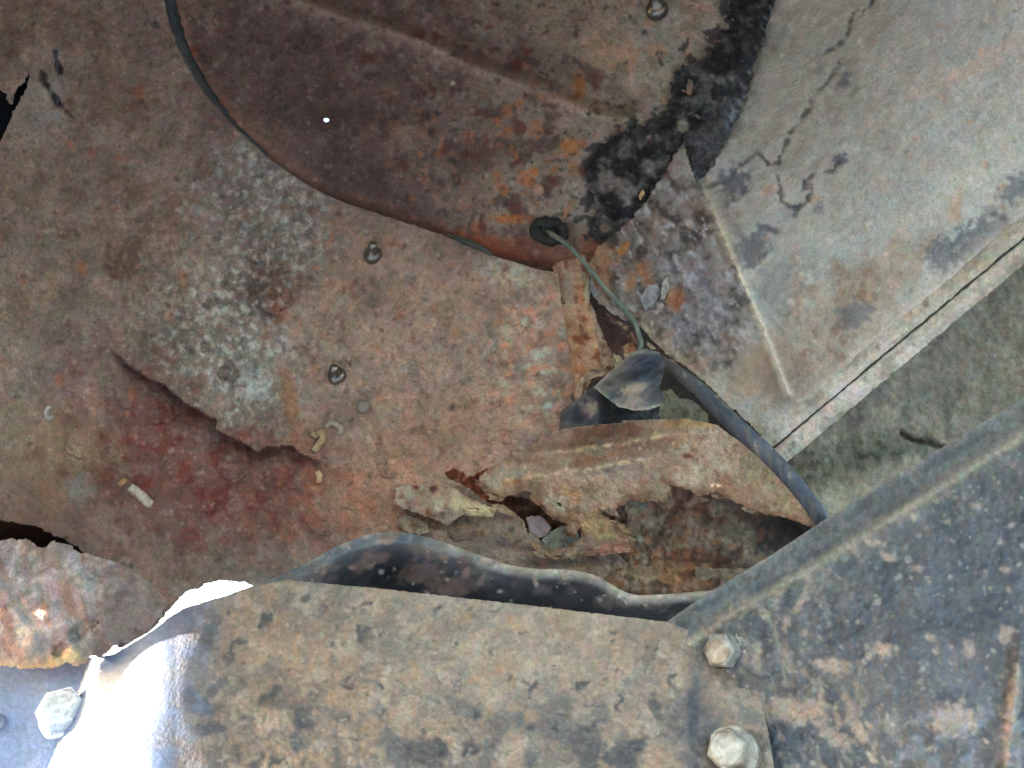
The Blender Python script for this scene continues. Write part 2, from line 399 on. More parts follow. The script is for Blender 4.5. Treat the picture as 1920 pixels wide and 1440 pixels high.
def paint_L(px, py):
    p = Paint(px, py, (122, 104, 91), .85)
    p.mix(sm(-.5, .7, fb(px, py, 320, 3, 21)), (112, 100, 92))
    p.mix(sm(420, -250, py) * sm(640, 300, px) * .8, (106, 91, 82))
    p.mix(sm(.0, .6, fb(px, py, 95, 4, 22)) * .7, (131, 110, 97))
    p.mix(blob(px, py, 880, 690, 330, 300, 25, .4, 150, .6) * .75, (144, 119, 104))
    p.mix(sm(.1, .5, fb(px, py, 60, 4, 23)) * blob(px, py, 900, 680, 380, 330, 20, .4, 150, .5) * .6, (150, 124, 98))
    p.mix(sm(.05, .45, fb(px, py, 42, 4, 24)) * .45, (124, 116, 109))
    p.mix(sm(.12, .42, fb(px, py, 55, 4, 25)) * .4, (104, 88, 84))
    p.mix(sm(.0, .5, fb(px, py, 150, 4, 37)) * sm(620, 350, px) * .55, (92, 74, 62)); p.mix(sm(.1, .5, fb(px, py, 100, 4, 38)) * .4, (86, 72, 64))
    # red-brown bare rust below the crack
    red = blob(px, py, 360, 870, 250, 130, 20, .55, 90, .55)
    p.mix(red * .9, (94, 60, 53)); p.mix(red * sm(.0, .35, fb(px, py, 48, 4, 26)) * .9, (92, 42, 35)); p.mix(red * sm(.15, .45, fb(px, py, 36, 4, 27)) * .6, (116, 90, 82))
    p.mix(blob(px, py, 600, 960, 110, 110, 0, .5, 60, .6) * sm(-.1, .4, fb(px, py, 40, 4, 28)) * .8, (128, 72, 52))
    p.mix(blob(px, py, 690, 1000, 140, 90, 0, .5, 60, .6) * .5, (146, 112, 92))
    p.mix(blob(px, py, 170, 690, 90, 70, 30, .6, 50, .6) * .6, (96, 76, 74))
    # purplish strip under the seam and the dark blotch beside the pale mottling
    dS, sS = seg(px, py, SEAMS)
    p.mix(np.exp(-dS / 60) * .35, (96, 82, 78))
    p.mix(blob(px, py, 500, 535, 60, 75, 25, .7, 26, .5) * .8, (78, 54, 46)); p.mix(blob(px, py, 480, 540, 40, 40, 0, .8, 16, .5) * .8, (62, 44, 40)); p.mix(blob(px, py, 525, 560, 14, 50, 10, .7, 14, .5) * .7, (104, 62, 46)); p.mix(blob(px, py, 235, 490, 30, 36, 20, .8, 16, .5) * .7, (84, 62, 52)); p.mix(blob(px, py, 250, 640, 60, 60, 40, .8, 24, .5) * .5, (88, 66, 62)); p.mix(blob(px, py, 125, 790, 22, 20, 0, .5, 12, .5) * .7, (78, 60, 54)); p.mix(blob(px, py, 38, 795, 20, 26, 0, .5, 12, .5) * .6, (92, 76, 64)); p.mix(blob(px, py, 430, 645, 24, 16, 0, .8, 10, .5) * .6, (70, 66, 62)); p.mix(blob(px, py, 470, 690, 16, 22, 0, .8, 10, .5) * .6, (72, 72, 72))
    for (x, y, a, b, g) in ((480, 420, 120, 90, 40), (380, 640, 120, 90, 35), (470, 720, 80, 90, 30), (440, 560, 120, 60, 60), (560, 440, 60, 60, 0), (520, 350, 90, 50, 40)):
        m = blob(px, py, x, y, a, b, g, .7, 40, .7, 5)
        p.mix(m * .4, (122, 118, 112)); p.mix(m * sm(.02, .35, fb(px, py, 16, 4, 29)) * .75, (152, 154, 148)); p.mix(m * sm(.15, .45, fb(px, py, 18, 4, 30)) * .7, (82, 82, 80))
    p.mix(blob(px, py, 475, 725, 26, 26, 0, .6, 14, .6) * .8, (152, 160, 156))
    # right hand side: pale green remains of primer, orange edge
    g = blob(px, py, 990, 690, 90, 130, 0, .5, 60, .6)
    p.mix(g * sm(.05, .4, fb(px, py, 26, 4, 31)) * .7, (146, 146, 130)); p.mix(g * sm(.15, .4, fb(px, py, 22, 4, 32)) * .8, (164, 112, 88))
    for (x, y, a) in ((1008, 665, 12), (1010, 735, 11), (1025, 760, 8), (1020, 700, 8), (950, 740, 8), (985, 600, 6)):
        p.mix(blob(px, py, x, y, a, a * .8, 0, .6, 9, .5, 6) * .8, (154, 160, 152))
    p.mix(blob(px, py, 960, 510, 60, 20, 15, .5, 20, .6) * .7, (150, 148, 132))
    p.mix(blob(px, py, 830, 830, 170, 80, -15, .5, 60, .6) * .5, (150, 112, 88))
    p.mix(blob(px, py, 700, 930, 90, 70, 0, .6, 40, .6) * .4, (160, 108, 80))
    # left side: drier, olive, with upright specks
    p.mix(dots(px, py, 26, 40, .3, .08, .22, 2.2, 88, .5) * sm(520, 200, px) * .6, (84, 72, 62))
    p.mix(dots(px, py, 60, 41, .3, .06, .2, 1.6, 85, .5, 6) * sm(560, 200, px) * .7, (140, 84, 62))
    p.mix(sm(.1, .5, fb(px, py, 70, 4, 33, 1.8, 90)) * sm(420, 60, px) * .5, (136, 118, 98))
    p.mix(sm(.15, .5, fb(px, py, 60, 4, 34, 1.8, 90)) * sm(420, 60, px) * .5, (120, 110, 103))
    p.mix(blob(px, py, 90, 860, 120, 90, 0, .5, 60, .6) * .55, (128, 108, 80))
    p.mix(blob(px, py, 150, 915, 30, 26, 0, .6, 16, .5) * .7, (112, 118, 118))
    p.mix(blob(px, py, 60, 210, 50, 70, 30, .5, 30, .6) * .5, (128, 128, 120))
    # dark pin specks and pits everywhere
    p.mix(dots(px, py, 24, 42, .4, .07, .2, 1, 0, .6, 9) * .6, (78, 64, 56)); p.mix(dots(px, py, 90, 43, .2, .04, .10, 1, 0, .5, 9) * .7, (62, 54, 50))
    p.mix(dots(px, py, 34, 44, .3, .06, .17, 1, 0, .5, 7) * .5, (150, 134, 118)); p.mix(dots(px, py, 40, 46, .35, .08, .26, 1.3, 80, .6, 14) * .5, (96, 66, 52))
    p.mix(dots(px, py, 50, 45, .3, .06, .22, 1, 0, .5, 8) * .5 * sm(300, 700, px), (150, 98, 74))
    p.mix(dots(px, py, 13, 47, .35, .14, .3, 1, 0, .4, 4) * .4, (82, 66, 57)); p.mix(dots(px, py, 14, 48, .3, .13, .28, 1, 0, .4, 4) * .4, (156, 138, 120)); p.mix(dots(px, py, 19, 49, .3, .1, .26, 1, 0, .4, 6) * .4 * sm(-.2, .3, fb(px, py, 120, 3, 50)), (140, 88, 60))
    d, s = seg(px, py, CRACK)
    p.mix(np.exp(-d / 14) * .6 * (s > 0) * sm(190, 260, px), (76, 46, 42)); p.mix(np.exp(-d / 9) * .5 * (s <= 0) * sm(350, 420, px), (150, 108, 84))
    p.mix((1 - sm(1, 6, seg(px, py, [(76, 128), (86, 158), (104, 185), (140, 226)])[0] + 5 * fb(px, py, 22, 3, 9))) * .7 * sm(235, 200, py), (54, 52, 50)); p.mix((1 - sm(1, 5, seg(px, py, [(103, 96), (106, 116), (113, 137)])[0] + 4 * fb(px, py, 20, 3, 9))) * .7, (54, 46, 42))
    # stains around the fixings
    p.mix(blob(px, py, 545, 760, 14, 70, -8, .6, 20, .6) * .7, (128, 88, 62))
    p.c *= np.array([1.04, .995, .965]); p.mul(1 + .10 * fb(px, py, 11, 3, 35) + .06 * fb(px, py, 240, 2, 36))
    return p

L_HOLE = [(835, 886), (850, 878), (866, 884), (873, 893), (888, 893), (903, 881), (915, 876), (912, 890), (902, 900), (908, 917), (935, 928), (968, 930),
          (990, 934), (1010, 948), (1035, 972), (1066, 984), (1090, 986), (1090, 1012), (1062, 1028), (1034, 1029), (1014, 1014), (990, 998), (980, 974), (958, 958),
          (925, 947), (898, 932), (880, 915), (862, 906), (842, 899)]
TEAR = [(-70, 300, 0), (-20, 285), (2, 262), (14, 238), (27, 205), (40, 182), (52, 160), (56, 134), (48, 152), (32, 166), (28, 176), (24, 196), (16, 192), (12, 176), (0, 168), (-70, 190, 0)]
SLOT = [(-336, 960, 0), (-40, 972), (20, 978), (66, 986), (100, 1002), (130, 1016), (160, 1036), (150, 1060), (60, 1060), (-60, 1060), (-336, 1060, 0)]
inner = sheet('inner_panel', [(-640, -420, 0), (310, -420, 0)] + [(x, y, .4) for x, y in SEAMS[1:]] +
              [(1052, 560), (1062, 620), (1070, 680), (1078, 712), (1072, 740), (1078, 790), (1120, 850, 0), (1130, 960, 0), (1130, 1010, 0), (1180, 1060, 0), (1240, 1160, 0), (1240, 1260, 0), (560, 1260, 0), (500, 1170, 0),
               (478, 1100, .5), (455, 1092), (405, 1088), (392, 1094), (345, 1112), (322, 1138), (300, 1166), (278, 1185), (230, 1215), (150, 1180), (20, 1120, 0), (-640, 1090, 0)],
              dep_L, paint_L, M_RUST, arch, .0016, 4.0, holes=[L_HOLE, TEAR, SLOT], jag=4, js=14)

# dark backing sheet added behind the tear at the left, shutting out sky and sun
sheet('tear_backing', [(-90, 90), (110, 90), (110, 330), (-90, 330)], lambda x, y: base_L(x, y) + .001 + .024 * sm(-88, -40, x) * sm(108, 60, x) * sm(92, 140, y) * sm(328, 280, y), lambda x, y: Paint(x, y, (58, 60, 66), .7), M_PAINT, arch, res=9)

# closed pocket added behind the slot to make the shade above the swollen lump
sheet('pocket', [(-339, 905), (120, 905), (215, 985), (215, 1078), (-339, 1078)], lambda x, y: base_L(x, y) +   .0025 + .040 * sm(-338, -280, x) * sm(212, 130, x) * sm(907, 950, y) * sm(1076, 1050, y), lambda x, y: Paint(x, y, (84, 66, 54), .9).mix(sm(0, .5, fb(x, y, 50, 3, 19)), (66, 52, 46)), M_RUST, arch, .0015, 8)

# burst rust scale above the crack
def dep_scale(px, py):
    d, s = seg(px, py, CRACK); e = sm(200, 300, px) * sm(610, 540, px)
    return dep_L(px, py) + .0010 - (.0042 * e + .0014) * np.exp(-d / 55) - .0034 * np.exp(-d / 12) * e
sc = sheet('rust_scale', CRACK + [(640, 858, .3), (650, 790, .3), (560, 730, .3), (450, 690, .3), (350, 650, .3), (260, 620, .3), (200, 630, .3)], dep_scale, paint_L, M_RUST, inner, .0012, 4, jag=4, js=12, seed=5)

# ---- upper panel behind the curved seam
base_U = TPS([(300, -100, .400), (310, 100, .401), (480, 280, .409), (700, 400, .412), (950, 490, .411), (1050, 520, .409), (900, 250, .420), (600, 100, .420), (1200, 200, .412),
              (1150, 420, .411), (1400, 0, .408), (1000, 0, .425), (700, -300, .425), (1300, -300, .410), (1330, 280, .413), (250, 300, .420)])
RIB_T = [(560, -60), (740, 0), (850, 22), (960, 62), (1060, 100), (1130, 130), (1196, 165)]
RIB_B = [(480, -30), (640, 30), (780, 72), (880, 120), (980, 160), (1060, 190), (1120, 216), (1180, 225)]
def dep_U(px, py):
    r = .0012 * fb(px, py, 150, 3, 12) + .0004 * fb(px, py, 30, 4, 13)
    dt, st = seg(px, py, RIB_T); db, sb = seg(px, py, RIB_B)
    mid = seg(px, py, [((a[0] + b[0]) / 2, (a[1] + b[1]) / 2) for a, b in zip(RIB_T, RIB_B)])[0]
    chan = sm(0, 60, dt * (st > 0)) * sm(-4, 30, db * (sb < 0)) * sm(1215, 1165, px)
    r += .0100 * chan
    r -= .0070 * np.exp(-(db / 22) ** 2) * sm(1225, 1180, px)
    r += .0020 * blob(px, py, 890, 285, 45, 30, -20, .4, 22, .6) - .002 * blob(px, py, 1008, 362, 14, 14, 0, .2, 10, .5) + .002 * blob(px, py, 760, 215, 26, 16, 0, .4, 16, .5)
    r += .002 * np.exp(-((px - 1030) / 45) ** 2 - ((py - 437) / 26) ** 2)
    r += .0045 * np.exp(-(seg(px, py, SEAMS)[0] / 16) ** 2)
    return base_U(px, py) + r
TARL = [(1100, 425), (1108, 350), (1098, 308), (1140, 262), (1205, 232), (1262, 196), (1280, 122), (1340, 80), (1366, 0)]
def paint_U(px, py):
    p = Paint(px, py, (86, 70, 66), .85)
    p.mix(sm(700, 1150, px + .5 * (py - 200)) * .9, (114, 106, 95))
    p.mix(sm(0, .5, fb(px, py, 110, 4, 51)) * .5, (106, 90, 84)); p.mix(sm(.05, .4, fb(px, py, 50, 4, 52)) * .7, (66, 50, 49))
    p.mix(sm(.1, .5, fb(px, py, 34, 4, 53)) * .35, (124, 120, 112)); p.mix(blob(px, py, 560, 230, 240, 150, 35, .5, 90, .6) * .45, (64, 52, 50))
    p.mix(blob(px, py, 700, 370, 200, 50, 22, .5, 60, .7) * .5, (62, 52, 54))
    db, sb = seg(px, py, RIB_B)
    p.mix(np.exp(-(db / 22) ** 2) * .55, (138, 118, 106))  # lower edge of the rib painted paler, as if lit from above
    up = seg(px, py, RIB_T)[1] < 0
    p.mix(up * sm(800, 1000, px) * .55, (116, 106, 93))
    p.mix(blob(px, py, 1160, 100, 60, 40, 30, .6, 30, .6) * .5, (156, 122, 92))
    p.mix(blob(px, py, 1120, 190, 60, 26, 20, .5, 30, .6) * .5, (128, 124, 104))
    # orange rust spots towards the right
    z = blob(px, py, 1010, 320, 260, 190, 10, .4, 80, .5)
    p.mix(z * dots(px, py, 38, 54, .55, .1, .36, 1, 0, .4, 10) * .85, (132, 84, 56)); p.mix(z * dots(px, py, 24, 55, .35, .1, .3, 1, 0, .5, 6) * .7, (122, 78, 54))
    for (x, y, a, b) in ((1086, 160, 12, 24), (1070, 275, 20, 16), (1075, 315, 9, 14), (1165, 125, 22, 10), (1000, 322, 10, 8), (945, 355, 9, 8), (1040, 318, 7, 6), (960, 410, 34, 9)):
        p.mix(blob(px, py, x, y, a, b, 0, .5, 9, .5, 7) * .85, (140, 84, 44))
    p.mix(blob(px, py, 895, 287, 42, 30, -25, .6, 18, .6) * .75, (80, 60, 54)); p.mix(blob(px, py, 760, 215, 24, 12, 0, .5, 12, .6) * .7, (76, 62, 58))
    p.mix(blob(px, py, 765, 255, 34, 30, 0, .5, 20, .6) * .5, (124, 106, 92)); p.mix(blob(px, py, 1110, 380, 46, 90, 0, .5, 30, .6) * .6, (130, 130, 122))
    p.mix(blob(px, py, 950, 470, 110, 22, 14, .5, 26, .6) * .85, (104, 58, 42)); p.mix(blob(px, py, 1040, 480, 80, 26, 20, .5, 20, .5) * .75, (86, 54, 46))
    p.mix(blob(px, py, 1130, 470, 46, 30, 0, .6, 18, .5) * .8, (112, 66, 46))
    p.mix(dots(px, py, 14, 63, .35, .13, .3, 1, 0, .4, 4) * .45, (54, 42, 40)); p.mix(dots(px, py, 15, 64, .3, .12, .26, 1, 0, .4, 4) * .4, (134, 116, 104))
    p.mix(dots(px, py, 30, 56, .45, .08, .24, 1, 0, .5, 8) * .7, (58, 44, 42)); p.mix(dots(px, py, 54, 57, .4, .07, .24, 1, 0, .5, 12) * .75, (80, 42, 38))
    p.mix(dots(px, py, 36, 58, .3, .06, .16, 1, 0, .5, 5) * .4, (146, 138, 128))
    p.mix(blob(px, py, 612, 224, 24, 22, 0, .4, 10, .6) * .75, (66, 48, 44)); p.mix(blob(px, py, 849, 157, 4, 5, 0, .2, 8, .4), (180, 172, 158)); p.mix(blob(px, py, 849, 170, 6, 12, 0, .4, 8, .6) * .7, (58, 46, 42))  # small pale dot painted for light through a second pinhole
    g = blob(px, py, 1260, 90, 110, 130, 20, .5, 60, .5)
    p.mix(g * .7, (124, 122, 112)); p.mix(g * sm(.1, .4, fb(px, py, 40, 4, 59)) * .7, (146, 112, 94)); p.mix(g * sm(.1, .4, fb(px, py, 44, 4, 60)) * .6, (102, 90, 76))
    p.mix(np.exp(-(seg(px, py, SEAMS)[0] / 8) ** 2) * .85, (52, 42, 40))  # dark seam line painted in for the shade of the gap
    tarm = sm(.05, .3, fb(px, py, 26, 4, 62) + .9 * np.exp(-seg(px, py, TARL)[0] / 26) - .55); p.mix(tarm * .9, (44, 44, 44), .6)
    p.c *= np.array([1.09, 1.05, 1.01]); p.mul(1 + .10 * fb(px, py, 11, 3, 61))
    return p
def ell(cx, cy, a, b, n=18, ang=0):
    c, q = math.cos(math.radians(ang)), math.sin(math.radians(ang))
    return [(cx + a * math.cos(t) * c - b * math.sin(t) * q, cy + a * math.cos(t) * q + b * math.sin(t) * c) for t in np.linspace(0, 2 * math.pi, n, endpoint=False)]
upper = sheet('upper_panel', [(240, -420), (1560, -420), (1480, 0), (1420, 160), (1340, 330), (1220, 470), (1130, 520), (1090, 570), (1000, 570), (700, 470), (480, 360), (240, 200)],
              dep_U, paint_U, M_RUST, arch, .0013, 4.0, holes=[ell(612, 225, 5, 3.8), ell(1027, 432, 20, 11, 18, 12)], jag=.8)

# rubber grommet in the wire hole, in two turns of a soft ring
def ring_pts(cx, cy, a, b, d, ang=12): return [(x, y, at1(d, x, y) - .0006) for x, y in ell(cx, cy, a, b, 14, ang) + ell(cx, cy, a, b, 14, ang)[:2]]
swept('grommet', ring_pts(1030, 434, 27, 17, dep_U), .0026, lambda x, y: Paint(x, y, (38, 40, 38), .8).mix(sm(0, .5, fb(x, y, 20, 3, 4)) * .7, (58, 54, 48)), M_RUBBER, upper, ring=10, n=4, wob=.5)
# dark blue-green sealer bead squeezed from the top of the seam, and the loose strip at its end
def dU(x, y, o=0.0): return at1(dep_U, x, y) + o
swept('sealer_bead', [(306, -90, .3905), (312, 0, .3905), (328, 60, .394), (352, 118, .397), (392, 180, .4005), (440, 238, .4045), (500, 290, .4085)], [.0042, .0040, .0037, .0034, .0026, .0018, .0010],
      lambda x, y: Paint(x, y, (44, 50, 52), .75).mix(sm(0, .6, fb(x, y, 40, 4, 7)) * .6, (66, 66, 64)).mix(sm(.1, .5, fb(x, y, 30, 3, 8)) * .6, (46, 54, 58)), M_CRUST, inner, ring=12, wob=.35)
swept('sealer_strip', [(842, 440, .405), (870, 452, .400), (900, 464, .397), (922, 478, .3965)], [.0007, .0014, .0014, .0006], lambda x, y: Paint(x, y, (58, 62, 58), .6), M_RUBBER, inner, ring=8)

# pop rivets: domed flange, bright stub
def rivet(px, py, dep, par, lean, rgb=(134, 128, 120), r=.0042, h=.0090):
    n = surf_normal(dep, px, py); ax = n + lean[0] * AX + lean[1] * AU; d = at1(dep, px, py)
    o = lathe('rivet', px, py, d, ax, [(r, -.002), (r, .0008), (r * .92, .0018), (r * .72, .0026), (r * .55, .0030), (r * .52, h * .8), (r * .46, h * .93), (r * .3, h)], 20, (116, 110, 104), .3, M_STEEL, par, smooth=True, mott=rgb)
    return o
rivet(699, 478, dep_L, inner, (.2, .5)); rivet(632, 705, dep_L, inner, (.2, .5)); rivet(1232, 18, dep_U, upper, (-.1, .5), (120, 118, 110), .0052, .010)
lathe('stud', 682, 762, at1(dep_L, 682, 762), surf_normal(dep_L, 682, 762), [(.0032, -.002), (.0031, .0012), (.0026, .002), (.0014, .0023)], 16, (112, 100, 90), .6, M_RUST, inner, smooth=True, mott=(92, 80, 72))
lathe('stud', 1008, 356, at1(dep_U, 1008, 356), surf_normal(dep_U, 1008, 356), [(.0030, -.002), (.0028, .0012), (.002, .002), (.001, .0022)], 14, (150, 116, 98), .8, M_RUST, upper, smooth=True, mott=(120, 96, 84))

# ---- black crumbling seam sealer in the corner
TARP = [(1378, -60), (1470, -60), (1452, 20), (1432, 70), (1412, 130), (1392, 200), (1362, 262), (1330, 316), (1300, 350), (1287, 330), (1290, 280), (1282, 252), (1262, 290), (1238, 330), (1215, 368),
        (1190, 400), (1165, 425), (1145, 452), (1116, 450), (1100, 425), (1112, 396), (1108, 350), (1098, 308), (1112, 282), (1140, 262), (1180, 250), (1205, 232), (1240, 224), (1262, 196), (1262, 160), (1280, 122), (1320, 112), (1340, 80), (1350, 52), (1366, 20)]
def dep_tar(px, py):
    lump = fb(px, py, 60, 4, 71); z = blob(px, py, 1190, 330, 95, 95, 0, .4, 40, .6) + blob(px, py, 1330, 190, 60, 120, 25, .4, 40, .6)
    return base_U(px, py) - .0045 - .0075 * lump - .0012 * fb(px, py, 14, 3, 72) - .005 * z * np.abs(fb(px, py, 44, 3, 73))
def paint_tar(px, py):
    p = Paint(px, py, (25, 25, 26), .85); dusty = sm(-.25, .25, fb(px, py, 46, 4, 74))
    p.mix(dusty * blob(px, py, 1175, 340, 80, 90, 0, .4, 30, .6), (106, 100, 94), .9)
    p.mix(dusty * blob(px, py, 1330, 170, 70, 110, 30, .4, 30, .6) * .8, (98, 94, 90), .9)
    p.mix(blob(px, py, 1345, 260, 36, 90, 25, .3, 30, .7) * .75, (88, 86, 86), .8); p.mix(blob(px, py, 1385, 170, 16, 100, 22, .2, 30, .6) * .6, (52, 53, 54), .85)
    p.mix(blob(px, py, 1400, 30, 40, 40, 0, .5, 20, .6) * sm(0, .4, fb(px, py, 18, 3, 75)) * .7, (80, 74, 66), .9)
    p.mix(dots(px, py, 16, 76, .3, .1, .3, 1, 0, .5, 3) * .5, (128, 122, 112), .9)
    p.mix(blob(px, py, 1280, 236, 10, 12, 0, .3, 8, .4), (132, 126, 104)); p.mix(blob(px, py, 1135, 428, 10, 8, 0, .3, 8, .4), (110, 92, 80))
    p.mul(1 + .2 * fb(px, py, 9, 3, 77)); return p
tar = sheet('seam_sealer', TARP, dep_tar, paint_tar, M_TAR, arch, .006, 3.6, jag=12, js=26)

# ---- grey side panel on the right
base_R = TPS([(1470, -60, .398), (1440, 100, .400), (1390, 220, .402), (1300, 350, .404), (1150, 470, .403), (1110, 540, .401), (1200, 620, .396), (1300, 700, .389), (1440, 830, .372), (1330, 460, .392), (1480, 740, .366),
              (1400, 600, .379), (1920, 0, .325), (1920, 430, .322), (1650, 640, .348), (1700, 300, .350), (2250, 100, .285), (2250, -400, .29), (2900, -420, .215), (1700, -400, .365), (1500, 300, .383), (1600, 0, .376)])
CREASE = [(1318, 352), (1345, 418), (1375, 490), (1400, 548), (1424, 605), (1450, 670), (1476, 738)]
CRK = [[(1640, -10), (1632, 12), (1618, 22)], [(1606, 20), (1594, 32), (1593, 55), (1585, 72), (1562, 90), (1545, 98)], [(1572, 118), (1562, 140), (1545, 160), (1522, 180), (1520, 198)],
       [(1528, 196), (1508, 214), (1495, 232), (1480, 248)], [(1478, 260), (1470, 274), (1464, 290), (1460, 304), (1440, 308), (1428, 290), (1418, 288), (1400, 302), (1380, 318), (1372, 330), (1340, 345), (1305, 358)],
       [(1458, 330), (1462, 350), (1464, 375), (1480, 388), (1496, 390), (1512, 378), (1522, 360), (1518, 345)], [(1505, 352), (1508, 340), (1522, 330)], [(1545, 322), (1562, 320), (1576, 300)]]
def crust_R(px, py):
    return np.clip(blob(px, py, 1215, 470, 130, 150, 30, .35, 50, .35) + blob(px, py, 1290, 590, 110, 110, 20, .35, 50, .4), 0, 1) * sm(0, 30, seg(px, py, CREASE)[0] + 30 * (seg(px, py, CREASE)[1] > 0))
def dep_R(px, py):
    r = .0009 * fb(px, py, 110, 3, 81) + .00035 * fb(px, py, 26, 4, 82, 1.8, -45)
    d, s = seg(px, py, CREASE)
    on = sm(300, 380, py) * sm(790, 730, py)
    r -= .0032 * np.exp(-(d / 10) ** 2) * on * (1 + .5 * fb(px, py, 20, 3, 83)) - .0016 * np.exp(-d / 45) * (s > 0) * on
    for c in CRK: r += .0016 * (1 - sm(1.0, 5.0, seg(px, py, c)[0] + 5.0 * fb(px, py, 16, 4, 84)))
    k = crust_R(px, py)
    r -= k * (.0030 * np.abs(fb(px, py, 34, 4, 85)) + .0016 * fb(px, py, 13, 3, 86) + .001)
    r += .0015 * blob(px, py, 1840, 450, 60, 40, -30, .6, 25, .5) + .0012 * blob(px, py, 1380, 340, 26, 24, 0, .7, 12, .4) + .0010 * blob(px, py, 1400, 470, 28, 22, -40, .6, 14, .5)
    # rolled towards the flange
    r -= .0022 * np.exp(-seg(px, py, [(1440, 800), (1925, 395)])[0] / 22)
    return base_R(px, py) + r
def paint_R(px, py):
    p = Paint(px, py, (142, 142, 137), .8); p.grit = .65
    A = -42
    p.mix(sm(-.2, .5, fb(px, py, 130, 3, 91, 1.8, A)) * .5, (150, 147, 136)); p.mix(sm(0, .5, fb(px, py, 90, 3, 92, 2.2, A)) * .5, (133, 139, 138))
    p.mix(blob(px, py, 1520, 110, 130, 200, 30, .5, 80, .6) * .65, (130, 127, 112)); p.mix(sm(.1, .5, fb(px, py, 30, 4, 93, 2.5, A)) * blob(px, py, 1470, 180, 150, 220, 30, .5, 80, .6) * .45, (112, 110, 98))
    p.mix(blob(px, py, 1700, 330, 260, 200, -40, .4, 120, .8) * .35, (152, 155, 146))
    # warm brown staining in the lower middle
    w = blob(px, py, 1560, 640, 130, 90, -45, .5, 50, .6) + blob(px, py, 1660, 520, 90, 40, -40, .6, 40, .6) * .8
    p.mix(w * .7, (128, 114, 98)); p.mix(w * sm(0, .4, fb(px, py, 40, 4, 94)) * .8, (116, 94, 76)); p.mix(w * sm(.1, .4, fb(px, py, 30, 4, 95)) * .6, (146, 132, 114))
    p.mix(blob(px, py, 1420, 690, 60, 50, 0, .6, 30, .5) * .6, (134, 108, 84)); p.mix(blob(px, py, 1480, 715, 50, 45, 0, .6, 26, .5) * .6, (112, 100, 92))
    p.mix(blob(px, py, 1720, 590, 120, 50, -40, .5, 40, .7) * .6, (164, 165, 158)); p.mix(blob(px, py, 1840, 350, 90, 60, -40, .6, 40, .7) * .4, (160, 162, 154))
    # orange streaks
    for (x, y, a, b, g, s_) in ((1495, 520, 10, 55, -8, 1), (1488, 560, 14, 40, 0, .6), (1793, 375, 9, 40, 20, 1), (1790, 400, 14, 18, 0, .9), (1670, 460, 9, 50, 35, .8), (1780, 150, 95, 11, -22, .7), (1870, 95, 70, 12, -30, .6), (1615, 430, 14, 8, -30, .9),
                              (1735, 315, 14, 12, 0, .5), (1660, 340, 14, 12, 0, .4), (1705, 290, 8, 14, 0, .7), (1660, 620, 26, 10, -35, .7), (1395, 735, 24, 16, -20, .8)):
        p.mix(blob(px, py, x, y, a, b, g, .6, 14, .7, 4) * s_ * .5, (166, 138, 116))
    # dark bruises
    for (x, y, a, b, g, s_) in ((1840, 450, 66, 36, -32, .85), (1915, 350, 40, 26, -30, .7), (1768, 480, 30, 30, 0, .7), (1410, 470, 26, 34, 40, .8), (1376, 342, 28, 24, 0, .95), (1575, 300, 12, 12, 0, .9), (1582, 152, 10, 18, 35, .8), (1452, 432, 16, 6, 10, .9),
                              (1430, 427, 12, 8, 0, .8), (1492, 395, 8, 10, 0, .9), (1535, 390, 10, 14, 30, .5), (1600, 590, 40, 26, -30, .6), (1460, 540, 50, 60, 20, .3)):
        p.mix(blob(px, py, x, y, a, b, g, .7, 14, .4, 8) * s_, (82, 86, 92))
    for c in CRK: p.mix((1 - sm(.5, 5.0, seg(px, py, c)[0] + 5 * fb(px, py, 16, 4, 84))) * .8 * sm(-.9, .1, fb(px, py, 40, 2, 88)), (72, 72, 70))
    p.mix(dots(px, py, 34, 96, .3, .06, .2, 2, A, .5, 5) * .5, (106, 106, 100)); p.mix(dots(px, py, 30, 97, .25, .06, .18, 1, 0, .5, 5) * .5, (172, 172, 162)); p.mix(dots(px, py, 48, 98, .25, .05, .16, 1.5, A, .5, 6) * .6, (168, 130, 108))
    # pressed crease: pale ridge, brown wash to its left
    d, s = seg(px, py, CREASE)
    tri = inside(px, py, [(1316, 355), (1385, 500), (1372, 520), (1300, 465)]) * 1.0
    p.mix(tri * .8 * sm(-.6, .2, fb(px, py, 30, 3, 99)), (112, 92, 70))
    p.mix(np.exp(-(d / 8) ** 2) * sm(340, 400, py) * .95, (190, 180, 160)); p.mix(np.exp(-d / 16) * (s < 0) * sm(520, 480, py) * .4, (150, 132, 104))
    p.mix(np.exp(-seg(px, py, [(1462, -40), (1424, 100), (1366, 255), (1310, 330)])[0] / 12) * sm(-.6, .2, fb(px, py, 26, 3, 87)) * .75, (70, 71, 73))
    # the crumbling underseal in the corner
    k = crust_R(px, py)
    p.mix(k * .9, (100, 92, 85)); p.mix(k * sm(0, .4, fb(px, py, 28, 4, 101, 2, 60)) * .8, (128, 122, 118)); p.mix(k * sm(.0, .35, fb(px, py, 36, 4, 102)) * .9, (58, 53, 49))
    p.mix(k * sm(.2, .5, fb(px, py, 18, 4, 103, 2, 60)) * .8, (160, 158, 160)); p.mix(k * sm(.1, .4, fb(px, py, 44, 4, 104)) * .6, (124, 100, 88))
    p.mix(k * blob(px, py, 1300, 560, 80, 90, 20, .5, 40, .6) * .45, (122, 124, 136))
